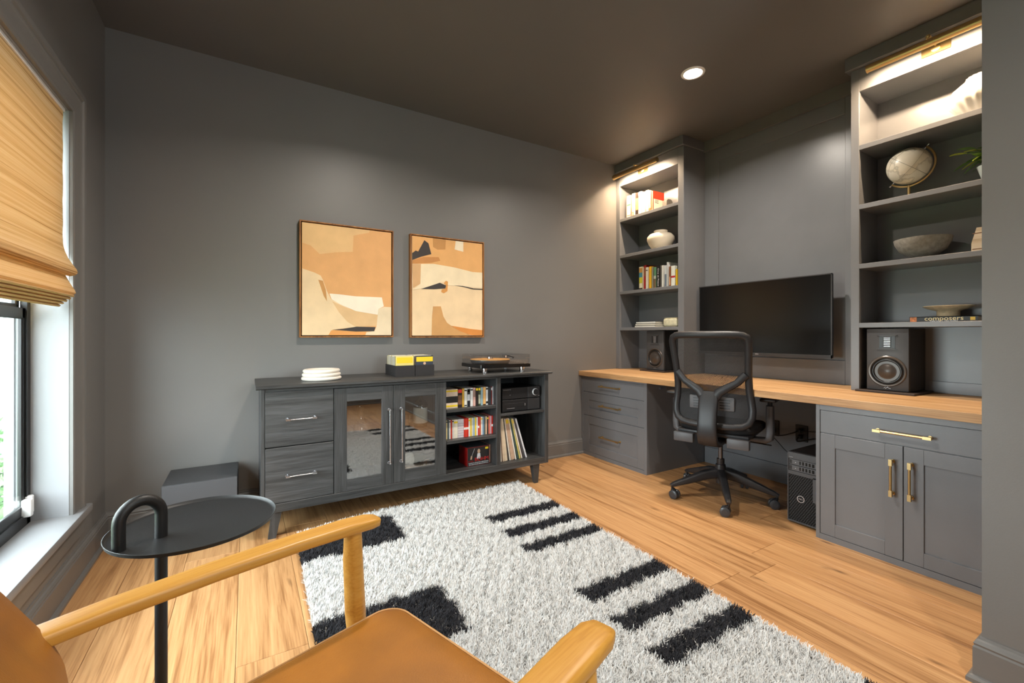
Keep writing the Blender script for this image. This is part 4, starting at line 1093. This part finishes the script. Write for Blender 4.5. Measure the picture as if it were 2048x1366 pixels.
# turntable
tt = thing('turntable', 'black turntable with tan platter under a clear dust cover', 'turntable', (1.59, 2.86, ZT))
X0, X1, Y0, Y1 = 1.384, 1.795, 2.700, 3.020
part(MB().box(X0, X1, Y0, Y1, .855, .881, .002), 'plinth', M('gloss_black', (18, 18, 19), .15), tt)
for fx in (X0+.05, X1-.05):
    for fy in (Y0+.04, Y1-.04):
        part(MB().lathe([(0, 0), (.019, 0), (.019, .012), (.016, .013), (.016, .018), (.019, .019), (.019, .0325), (0, .0325)], 24, Matrix.Translation((fx, fy, ZT))), 'foot', CHROME, tt)
px, py = 1.545, 2.865
part(MB().lathe([(0, .883), (.118, .883), (.140, .886), (.146, .896), (.146, .907), (0, .907)], 48, Matrix.Translation((px, py, 0))), 'platter', M('platter_grey', (92, 94, 98), .3, .4), tt)
part(MB().lathe([(0, .9072), (.148, .9072), (.148, .911), (0, .911)], 48, Matrix.Translation((px, py, 0))), 'cork_mat', M('cork', (214, 160, 92), .7, var=.15, vs=80), tt)
part(MB().lathe([(0, .911), (.024, .911), (.024, .926), (.018, .928), (0, .928)], 28, Matrix.Translation((px, py, 0))), 'record_clamp', CHROME, tt)
part(MB().tube([(1.745, 2.97, .925), (1.745, 2.93, .926), (1.71, 2.80, .922), (1.675, 2.755, .919)], .004, 8), 'tonearm', BLKM, tt)
part(MB().cyl((1.745, 2.965, .881), (1.745, 2.965, .93), .015).cyl((1.745, 2.985, .925), (1.745, 3.008, .925), .014), 'tonearm_base', CHROME, tt)
c = .0025; zt = .946
part(MB().box(X0+.004, X1-.004, Y0+.004, Y0+.004+c, .882, zt), 'dust_cover_side', ACRYL, tt)
part(MB().box(X0+.004, X1-.004, Y1-.004-c, Y1-.004, .882, zt), 'dust_cover_side', ACRYL, tt)
part(MB().box(X0+.004, X0+.004+c, Y0+.0065, Y1-.0065, .882, zt), 'dust_cover_side', ACRYL, tt)
part(MB().box(X1-.004-c, X1-.004, Y0+.0065, Y1-.0065, .882, zt), 'dust_cover_side', ACRYL, tt)
part(MB().box(X0+.004, X1-.004, Y0+.004, Y1-.004, zt, zt+c), 'dust_cover_top', ACRYL, tt)

# ------------------------------------------------------------------ subwoofer
sw = thing('subwoofer', 'low black cube subwoofer on the floor in the corner by the sideboard', 'speaker', (-.205, 2.94, 0))
SWM = M('subwoofer_satin', (52, 52, 54), .42, bump=.25, bs=160, var=.12, vs=20)
part(MB().box(-.367, -.043, 2.782, 3.098, .012, .330, .003), 'cabinet', SWM, sw)
part(MB().box(-.365, -.045, 2.776, 2.782, .014, .328, .001), 'grille', M('subwoofer_cloth', (66, 66, 69), .7, bump=.3, bs=600), sw)
for fx in (-.34, -.07):
    for fy in (2.81, 3.07): part(MB().cyl((fx, fy, 0), (fx, fy, .012), .016), 'foot', BLKP, sw)

# ------------------------------------------------------------------ computer tower and cables
ct = thing('computer_tower', 'black computer tower with honeycomb grille standing under the desk', 'computer', (2.93, 1.27, 0))
part(MB().box(2.716, 3.16, 1.182, 1.356, .008, .412, .004), 'case', M('tower_black', (24, 24, 26), .4), ct)
FR = M('tower_front', (70, 72, 76), .42)
b = MB().box(2.704, 2.716, 1.182, 1.192, .010, .410, .001).box(2.704, 2.716, 1.350, 1.356, .010, .410, .001).box(2.704, 2.716, 1.192, 1.350, .372, .410, .001).box(2.704, 2.716, 1.192, 1.350, .282, .304, .001).box(2.704, 2.716, 1.192, 1.350, .010, .018, .001).box(2.704, 2.716, 1.192, 1.222, .150, .290, .001)
part(b, 'front_frame', FR, ct)
for zz in (.306, .340):
    dr = part(MB().box(2.706, 2.716, 1.194, 1.348, zz, zz+.030, .001), 'drive_bay', M('bay_grey', (86, 88, 92), .4), ct)
    part(MB().box(2.7052, 2.7065, 1.332, 1.346, zz+.004, zz+.026), 'latch', BLKP, dr)
    part(MB().box(2.7052, 2.7065, 1.214, 1.292, zz+.006, zz+.025), 'vent_slot', M('vent_black', (6, 6, 6), .8), dr)
    for i in range(4): part(MB().box(2.7045, 2.7058, 1.226+.017*i, 1.232+.017*i, zz+.006, zz+.025), 'vent_rib', M('bay_grey', (86, 88, 92), .4), dr)
    part(MB().box(2.7045, 2.706, 1.310, 1.314, zz+.012, zz+.016), 'indicator', SILV, dr)
part(MB().box(2.712, 2.716, 1.192, 1.350, .018, .282), 'grille_backing', M('vent_black', (6, 6, 6), .8), ct)
g = MB(); GP = FR
dy, dz = .0125, .0105
for i in range(14):
    for j in range(27):
        yy = 1.186+i*dy+(j % 2)*dy/2; zz = .018+j*dz*.98
        if yy > 1.346 or zz > .278 or (yy < 1.222 and .145 < zz): continue
        a, b_ = max(yy, 1.192), min(yy+dy*.62, 1.350)
        if b_-a > .002: g.box(2.7075, 2.7095, a, b_, zz, zz+.0022, mat=Matrix.Translation((0, a, zz)) @ Matrix.Rotation(math.radians(-24), 4, 'X') @ Matrix.Translation((0, -a, -zz)))
        if yy > 1.192: g.box(2.7075, 2.7095, yy-.0008, yy+.0008, zz, zz+dz)
part(g, 'honeycomb_grille', GP, ct, smooth=0, kind='stuff')
part(MB().lathe([(.0165, 0), (.0195, 0), (.0195, .002), (.0165, .002)], 32, face_nx(2.7075, 1.285, .150), cap=False), 'logo_ring', SILV, ct)
text_part('DELL', .0105, face_nx(2.7062, 1.285, .150), SILV, ct, 'logo_lettering')
part(MB().box(2.7035, 2.705, 1.196, 1.206, .200, .222), 'service_tag', M('tag_blue', (70, 84, 150), .5), ct)
text_part('Precision', .006, face_nx(2.7036, 1.336, .382), SILV, ct, 'model_lettering')

def outlet(y, z, label):
    t = thing('power_outlet', label, 'outlet', (3.36, y, z-.057))
    part(MB().box(3.358, 3.3662, y-.040, y+.040, z-.057, z+.057, .002), 'plate', BLKP, t)
    for dz_ in (-.022, .022):
        r = part(MB().box(3.355, 3.359, y-.017, y+.017, z+dz_-.015, z+dz_+.015, .003, 2), 'socket', M('socket_black', (18, 18, 19), .3), t)
    return t
outlet(1.59, .392, 'black outlet plate with plugs beside the computer tower')
outlet(1.783, .398, 'black outlet plate behind the mesh chair seat')
def cable(pts, r, label):
    P = [Vector(p) for p in pts]; out = []
    for i in range(len(P)-1):
        p0, p1, p2, p3 = P[max(i-1, 0)], P[i], P[i+1], P[min(i+2, len(P)-1)]
        for k in range(8):
            t = k/8
            out.append(.5*((2*p1)+(-p0+p2)*t+(2*p0-5*p1+4*p2-p3)*t*t+(-p0+3*p1-3*p2+p3)*t**3))
    out.append(P[-1])
    return solo(MB().tube(out, r, 8), 'cable', M('cable_black', (14, 14, 15), .5), label, 'cable', smooth=60)
for y, z in ((1.59, .37), (1.59, .414), (1.783, .376)):
    solo(MB().box(3.315, 3.3548, y-.014, y+.014, z-.012, z+.012, .004, 2), 'plug', MATS['cable_black'], 'black power plug pushed into the %s socket %s' % ('lower' if z < .4 else 'upper', 'beside the tower' if y < 1.7 else 'behind the chair'), 'plug')
cable([(3.31, 1.59, .37), (3.27, 1.57, .35), (3.22, 1.44, .40), (3.19, 1.30, .425), (3.18, 1.27, .36)], .0045, 'thick black power cable dropping from the outlet to the computer tower')
cable([(3.31, 1.783, .376), (3.27, 1.77, .37), (3.26, 1.68, .372), (3.28, 1.61, .40), (3.31, 1.592, .414)], .004, 'black cable strung between the two outlets')
cable([(3.30, 1.775, .368), (3.25, 1.70, .33), (3.20, 1.58, .27), (3.17, 1.42, .30), (3.175, 1.34, .38)], .0022, 'thin black cable sagging towards the computer tower')
cable([(3.312, 1.578, .414), (3.28, 1.50, .43), (3.27, 1.40, .445), (3.26, 1.25, .45)], .003, 'black lead running from the upper socket behind the base cabinet')

# ------------------------------------------------------------------ office chair (local: x forward, y left)
oc = thing('office_chair', 'black mesh office chair on castors pushed up to the desk', 'chair', (2.715, 1.785, 0), math.radians(18), world=False)
BK = M('chair_black', (40, 40, 43), .42, bump=.08, bs=400)
def mesh_mat():
    m, nt, p = base('chair_mesh'); L = nt.links
    p.inputs['Base Color'].default_value = lin((34, 34, 36)); p.inputs['Roughness'].default_value = .6
    tc = N(nt, 'ShaderNodeTexCoord'); sx = N(nt, 'ShaderNodeSeparateXYZ'); L.new(tc.outputs['Object'], sx.inputs[0])
    def wave(sock, sc, ph=None):
        mu = N(nt, 'ShaderNodeMath', operation='MULTIPLY'); mu.inputs[1].default_value = sc; L.new(sock, mu.inputs[0])
        src = mu.outputs[0]
        if ph is not None:
            ad = N(nt, 'ShaderNodeMath', operation='ADD'); L.new(src, ad.inputs[0]); L.new(ph, ad.inputs[1]); src = ad.outputs[0]
        si = N(nt, 'ShaderNodeMath', operation='SINE'); L.new(src, si.inputs[0]); return si.outputs[0]
    a = wave(sx.outputs[2], 2*PI/.0075)
    c = wave(sx.outputs[1], 2*PI/.0062)
    ad = N(nt, 'ShaderNodeMath', operation='MULTIPLY'); L.new(a, ad.inputs[0]); L.new(c, ad.inputs[1])
    gt = N(nt, 'ShaderNodeMath', operation='GREATER_THAN'); gt.inputs[1].default_value = .30; L.new(ad.outputs[0], gt.inputs[0])
    tr = N(nt, 'ShaderNodeBsdfTransparent'); mx = N(nt, 'ShaderNodeMixShader')
    L.new(gt.outputs[0], mx.inputs[0]); L.new(p.outputs[0], mx.inputs[1]); L.new(tr.outputs[0], mx.inputs[2])
    L.new(mx.outputs[0], nt.nodes['Material Output'].inputs[0])
    return m
MESH = mesh_mat()
def back_x(z):   # lumbar curve of the back
    pts = [(.51, -.225), (.58, -.212), (.68, -.200), (.76, -.212), (.90, -.245), (1.09, -.300)]
    for (z0, x0), (z1, x1) in zip(pts, pts[1:]):
        if z <= z1: f = (z-z0)/(z1-z0); f = f*f*(3-2*f) if False else f; return x0+(x1-x0)*f
    return pts[-1][1]
half = [(.520, .13), (.527, .18), (.548, .212), (.585, .228), (.63, .230), (.69, .222), (.76, .214), (.84, .214), (.92, .218), (1.00, .224), (1.05, .226), (1.075, .218), (1.085, .200), (1.09, .17)]
def hw(z):
    for (z0, h0), (z1, h1) in zip(half, half[1:]):
        if z <= z1: return h0+(h1-h0)*(z-z0)/(z1-z0)
    return half[-1][1]
def curve_y(x, y): return x+.9*y*y*.55     # sides wrap forward
right = [(curve_y(back_x(z), h), -h, z) for z, h in half]
top = [(curve_y(back_x(1.092), yy), yy, 1.092) for yy in (-.10, -.03, .03, .10)]
left = [(curve_y(back_x(z), h), h, z) for z, h in reversed(half)]
bot = [(curve_y(back_x(.517), yy), yy, .517) for yy in (.07, 0, -.07)]
loop = right+top+left+bot
part(MB().tube(loop, [(.017, .022)]*len(loop), 12, True, up=(1, 0, 0)) , 'back_frame', BK, oc, smooth=60)
rows = []
for i in range(26):
    z = .522+(1.088-.522)*i/25; h = hw(z)
    rows.append([(curve_y(back_x(z), h*s/8)+.006, h*s/8, z) for s in range(-8, 9)])
part(MB().grid(rows), 'back_mesh', MESH, oc, 'see-through woven mesh', smooth=60)
# Y-shaped spine
for s in (1, -1):
    part(MB().tube([(-.258, s*.030, .690), (-.250, s*.060, .735), (-.244, s*.105, .765), (-.238, s*.155, .795), (-.228, s*.205, .850)], [(.013, .030), (.013, .028), (.012, .024), (.012, .021), (.011, .024)], 12, up=(1, 0, 0)), 'spine_arm', BK, oc, smooth=60)
part(MB().tube([(-.250, 0, .735), (-.262, 0, .69), (-.278, 0, .62), (-.290, 0, .54), (-.292, 0, .47), (-.270, 0, .420), (-.20, 0, .400), (-.08, 0, .405)], [(.010, .045), (.014, .058), (.015, .056), (.016, .056), (.018, .058), (.020, .060), (.020, .060), (.020, .060)], sec=RB, up=(0, 1, 0)) if False else
     MB().tube([(-.250, 0, .735), (-.262, 0, .69), (-.278, 0, .62), (-.290, 0, .54), (-.292, 0, .47), (-.270, 0, .420), (-.20, 0, .400), (-.08, 0, .405)], [(.045, .010), (.058, .014), (.056, .015), (.056, .016), (.058, .018), (.060, .020), (.060, .020), (.060, .020)], sec=RB, up=(0, 1, 0)), 'spine', BK, oc, smooth=60)
lp = part(MB().box(-.205, -.190, -.135, .135, .615, .700, .006, 2), 'lumbar_pad', M('lumbar_grey', (96, 98, 102), .5), oc)
for i in range(4):
    for s in (1, -1): part(MB().box(-.2075, -.2045, s*.05, s*.11, .628+.017*i, .634+.017*i), 'slot', BLKP, lp)
# seat
b = MB(); rings = []
for z, k in ((.470, .93), (.478, .985), (.492, 1.0), (.505, .99), (.514, .95), (.518, .86)):
    ring = []
    for j in range(40):
        a = 2*PI*(j+.5)/40
        cx_, cy_ = math.cos(a), math.sin(a)
        ex = .55
        ring.append((.035+.245*k*math.copysign(abs(cx_)**ex, cx_), .245*k*math.copysign(abs(cy_)**ex, cy_), z-(.018*max(0, cx_)**3 if z > .48 else .012*max(0, cx_)**3)))
    rings.append(b.ring(ring))
b.skin(rings)
part(b, 'seat', M('seat_fabric', (26, 26, 28), .85, bump=.3, bs=700), oc, smooth=60)
part(MB().box(-.20, .22, -.215, .215, .445, .472, .010, 2), 'seat_shell', BK, oc)
part(MB().box(-.10, .11, -.075, .075, .385, .446, .012, 2), 'tilt_mechanism', BLKP, oc)
part(MB().cyl((.03, -.075, .40), (.03, -.14, .40), .006).cyl((.03, -.13, .40), (.03, -.165, .395), .018), 'tilt_knob', BLKP, oc)
part(MB().tube([(-.03, -.07, .41), (-.02, -.20, .405), (-.01, -.30, .40)], [(.004, .004), (.004, .004), (.003, .012)], 8), 'height_lever', BLKP, oc)
for s in (1, -1):
    part(MB().box(-.245, -.205, s*.1625-.0625, s*.1625+.0625, .395, .455, .006, 2), 'seat_slide_end', DGRP, oc)
for s in (1, -1):
    ar = part(MB().tube([(.0, s*.12, .432), (.0, s*.22, .425), (.0, s*.272, .424), (.0, s*.288, .436), (-.002, s*.290, .48), (-.004, s*.290, .645)], [(.026, .010), (.028, .011), (.030, .012), (.030, .013), (.024, .015), (.020, .014)], 12, up=(1, 0, 0)) if False else
              MB().tube([(.0, s*.10, .432), (.0, s*.20, .424), (.0, s*.268, .424), (.0, s*.288, .440), (-.002, s*.291, .48), (-.004, s*.291, .645)], [(.036, .012), (.036, .014), (.036, .018), (.034, .022), (.030, .023), (.026, .021)], sec=RB, up=(1, 0, 0)), 'arm_post', DGRP, oc, smooth=50)
    part(MB().cyl((-.004, s*.291, .645), (-.004, s*.291, .675), .014), 'arm_stem', BLKP, ar)
    part(MB().box(-.085, .155, s*.291-.045, s*.291+.045, .676, .697, .009, 3), 'arm_pad', BLKP, ar)
part(MB().cyl((0, 0, .245), (0, 0, .39), .014), 'gas_lift', M('lift_steel', (110, 110, 114), .3, .9), oc)
part(MB().lathe([(0, .10), (.030, .10), (.032, .14), (.034, .20), (.030, .225), (.024, .226), (.024, .262), (0, .262)], 28), 'hub', BK, oc)
def castor(c, heading, parent):
    c = Vector(c); f = Vector((math.cos(heading), math.sin(heading), 0)); sd = Vector((-f.y, f.x, 0))
    ca = part(MB().cyl(c+Vector((0, 0, .058)), c+Vector((0, 0, .082)), .008).tube([c+Vector((0, 0, .060)), c-f*.010+Vector((0, 0, .056)), c-f*.022+Vector((0, 0, .045))], [(.012, .016), (.012, .020), (.010, .018)], 10), 'castor', BLKP, parent)
    for s in (1, -1):
        cc = c-f*.018+Vector((0, 0, .029))
        a, b_ = cc+sd*s*.007, cc+sd*s*.026
        ca2 = MB().tube([a, a+(b_-a)*.15, b_-(b_-a)*.15, b_], [.026, .029, .029, .024], 24).tube([b_, b_+sd*s*.001], .017, 24)
        part(ca2, 'wheel', M('wheel_grey', (58, 60, 64), .3), parent, smooth=40)
for i, ang in enumerate((5, 77, 149, 221, 293)):
    a = math.radians(ang-18); d = Vector((math.cos(a), math.sin(a), 0))
    lg = part(MB().tube([d*.02+Vector((0, 0, .165)), d*.10+Vector((0, 0, .155)), d*.22+Vector((0, 0, .118)), d*.315+Vector((0, 0, .090)), d*.335+Vector((0, 0, .082))], [(.032, .024), (.030, .024), (.022, .021), (.013, .017), (.008, .013)], sec=RB, up=(0, 0, 1)), 'base_leg', BK, oc, smooth=50)
    castor(d*.325, a+[.5, 2.3, -.9, 1.3, .4][i], lg)

# ------------------------------------------------------------------ side table with hoop handle
st = thing('side_table', 'black round metal side table with hoop handle by the armchair', 'table', (-.12, 1.50, 0))
TBM = M('table_black', (30, 30, 31), .42, .2, bump=.25, bs=500)
tz = .56
part(MB().lathe([(0, 0), (.186, 0), (.193, .003), (.1955, .012), (.194, .0125), (.190, .006), (.184, .003), (0, .003)], 72, Matrix.Translation((-.12, 1.502, tz))), 'tray', TBM, st, smooth=40)
p0, p1 = Vector((-.192, 1.455, 0)), Vector((-.268, 1.411, 0))
c = (p0+p1)/2; rr = (p1-p0).length/2; dd = (p1-p0).normalized()
path = [p0+Vector((0, 0, .008)), p0+Vector((0, 0, .30)), p0+Vector((0, 0, .60)), p0+Vector((0, 0, .625))]
for i in range(1, 16):
    a = PI*i/16
    path.append(c-dd*math.cos(a)*rr+Vector((0, 0, .625+math.sin(a)*rr*1.05)))
path += [p1+Vector((0, 0, .625)), p1+Vector((0, 0, tz+.002))]
part(MB().tube(path, .0138, 20), 'pole', TBM, st, smooth=60)
part(MB().lathe([(0, 0), (.135, 0), (.138, .004), (.135, .010), (0, .012)], 56, Matrix.Translation((p0.x+.02, p0.y, 0))), 'foot_plate', TBM, st)

# ------------------------------------------------------------------ armchair (local: x forward, y left)
ac = thing('armchair', 'low armchair with golden wooden arms and cognac leather seat on the rug', 'armchair', (.098, .727, 0), math.radians(18.5), world=False)
def arm_path(s):
    return [(-.285, s*.335, .622), (-.20, s*.335, .627), (-.05, s*.331, .631), (.10, s*.326, .632), (.22, s*.322, .629), (.275, s*.320, .625), (.297, s*.320, .622), (.305, s*.320, .620)]
ARS = [(.013, .026), (.013, .026), (.013, .027), (.013, .029), (.0135, .031), (.013, .029), (.011, .022), (.005, .010)]
for s in (1, -1):
    part(MB().tube(arm_path(s), ARS, sec=RB, up=(0, 0, 1)), 'armrest', BEECH, ac, smooth=50)
    part(MB().tube([(.262, s*.312, .022), (.252, s*.315, .25), (.240, s*.318, .42), (.235, s*.320, .55), (.235, s*.320, .622)], [.013, .019, .024, .023, .020], 20), 'front_leg', BEECH, ac, smooth=60)
    part(MB().tube([(-.36, s*.30, .022 if s < 0 else .0), (-.33, s*.305, .22), (-.292, s*.315, .42), (-.292, s*.325, .55), (-.325, s*.325, .66), (-.375, s*.318, .77)], [.013, .018, .021, .020, .017, .013], 20), 'rear_leg', BEECH, ac, smooth=60)
    part(MB().tube([(.240, s*.292, .352), (-.295, s*.292, .340)], [(.022, .011)]*2, sec=RB, up=(0, 0, 1)), 'side_rail', BEECH, ac)
part(MB().tube([(.242, -.315, .350), (.242, .315, .350)], [(.022, .011)]*2, sec=RB, up=(0, 0, 1)), 'front_rail', BEECH, ac)
part(MB().tube([(-.297, -.31, .345), (-.297, .31, .345)], [(.022, .011)]*2, sec=RB, up=(0, 0, 1)), 'rear_rail', BEECH, ac)
def rrect(hx, hy, r, n=8):
    o = []
    for cx_, cy_, a0 in ((hx-r, hy-r, 0), (-hx+r, hy-r, 90), (-hx+r, -hy+r, 180), (hx-r, -hy+r, 270)):
        for i in range(n+1):
            a = math.radians(a0+90*i/n); o.append((cx_+r*math.cos(a), cy_+r*math.sin(a)))
    return o
b = MB(); rings = []
for dz_, ins in ((0, .012), (.004, .003), (.014, 0), (.040, 0), (.050, .004), (.0545, .014), (.058, .05), (.060, .12)):
    rings.append(b.ring([(.030+p[0], p[1], .370+dz_+(.0 if ins < .04 else -.002)) for p in rrect(.290-ins, .275-ins, max(.012, .055-ins*.4))]))
b.skin(rings)
part(b, 'seat', LEATH, ac, smooth=60)
pr = rrect(.2905, .2755, .055)
part(MB().tube([(.030+p[0], p[1], .418) for p in pr], .0028, 6, True), 'seat_piping', M('leather_edge', (196, 150, 96), .6), ac)
# backrest: curved leather slab
b = MB(); rings = []
outl = rrect(.345, .14, .06)
for th, ins in ((-.018, .008), (-.014, .001), (-.008, 0), (.008, 0), (.014, .001), (.018, .010), (.020, .05)):
    ring = []
    for u, v in outl:
        k = 1-ins/.14
        uu, vv = u*(1-ins/.345), v*k
        hz = .695+vv*.885; xx = -.331-vv*.465-.004*(1-(uu/.345)**2)
        ring.append((xx+th*.885, uu, hz+th*.465))
    rings.append(b.ring(ring))
b.skin(rings)
part(b, 'backrest', LEATH, ac, smooth=60)

# ------------------------------------------------------------------ rug
rg = thing('rug', 'white shaggy rug with charcoal bars and blocks under the armchair', 'rug', (.93, 1.49, 0))
RX0, RX1, RY0, RY1 = .200, 1.662, .27, 2.705
def far_edge(xr): return 2.605+.10*np.minimum(1, np.maximum(0, (xr-RX0)/.5))**.7
def skew(y): return (y-1.5)*.025
outline = [(RX0+.012+skew(RY0), RY0+.012), (RX1-.012+skew(RY0), RY0+.012), (RX1-.012+skew(RY1), float(far_edge(RX1))-.012)]
outline += [(xr+skew(2.65), float(far_edge(xr))-.012) for xr in (.9, .7, .6, .5, .4, .3, .25, RX0+.012)]
part(MB().prism(outline, 'z', .0005, .010), 'backing', M('rug_backing', (196, 194, 188), .95), rg)
rng = np.random.default_rng(5)
NB = 300000
X = rng.uniform(RX0, RX1, NB); Y = rng.uniform(RY0, RY1, NB)
keep = Y < far_edge(X)
X, Y = X[keep], Y[keep]; NB = len(X)
wx = X+.007*np.sin(Y*31)+.006*np.sin(Y*73+1)+rng.normal(0, .005, NB)
wy = Y+.006*np.sin(X*37)+.005*np.sin(X*81+2)+rng.normal(0, .005, NB)
dark = np.zeros(NB, bool)
for q in range(3):
    o = -.8445*q
    for a, c in ((2.270, 2.172), (2.063, 1.970), (1.873, 1.783)):
        sx = 1.168
        dark |= (wx > sx) & (wy < a+o) & (wy > c+o)
    ob = -.825*q
    dark |= (wx < .698) & (wy < 2.585+ob) & (wy > 2.255+ob)
def pile(sel, name, cols, vr):
    n = int(sel.sum()); px_, py_ = X[sel]+skew(Y[sel]), Y[sel]
    L_ = rng.uniform(.017, .031, n); wv = rng.uniform(.0010, .0021, n)
    clump = np.sin(px_*95+2*np.sin(py_*60))*1.3+np.sin(py_*88+2*np.sin(px_*70))*1.3
    az = clump+rng.normal(0, 1.0, n); tilt = rng.uniform(.15, 1.05, n)
    dx, dy = np.cos(az), np.sin(az)
    sxv, syv = -dy, dx
    z0 = np.full(n, .006)
    pts = []
    for f, wf in ((0, 1.0), (.55, .9), (1.0, .35)):
        hor = L_*np.sin(tilt)*f*(.35+.65*f); ver = L_*np.cos(tilt*(.6+.4*f))*f
        cx_, cy_, cz_ = px_+dx*hor, py_+dy*hor, z0+ver
        pts.append((cx_-sxv*wv*wf, cy_-syv*wv*wf, cz_)); pts.append((cx_+sxv*wv*wf, cy_+syv*wv*wf, cz_))
    V = np.empty((n, 6, 3))
    for i, p in enumerate(pts):
        V[:, i, 0], V[:, i, 1], V[:, i, 2] = p
    V -= np.array([.93, 1.49, 0])
    base_i = (np.arange(n)*6)[:, None]
    Fq = np.concatenate([base_i+np.array([0, 1, 3, 2]), base_i+np.array([2, 3, 5, 4])], 1).reshape(-1)
    me = bpy.data.meshes.new(name)
    me.vertices.add(n*6); me.vertices.foreach_set('co', V.reshape(-1))
    me.loops.add(n*8); me.loops.foreach_set('vertex_index', Fq.astype(np.int32))
    me.polygons.add(n*2); me.polygons.foreach_set('loop_start', np.arange(0, n*8, 4, dtype=np.int32))
    me.update(calc_edges=True); me.validate()
    me.materials.append(M(name+'_yarn', cols, .9, spec=.1, var=vr, vs=40))
    o = link(name, me); o.parent = rg; o['kind'] = 'stuff'
pile(~dark, 'white_pile', (220, 220, 219), .05)
pile(dark, 'charcoal_pile', (52, 52, 56), .12)
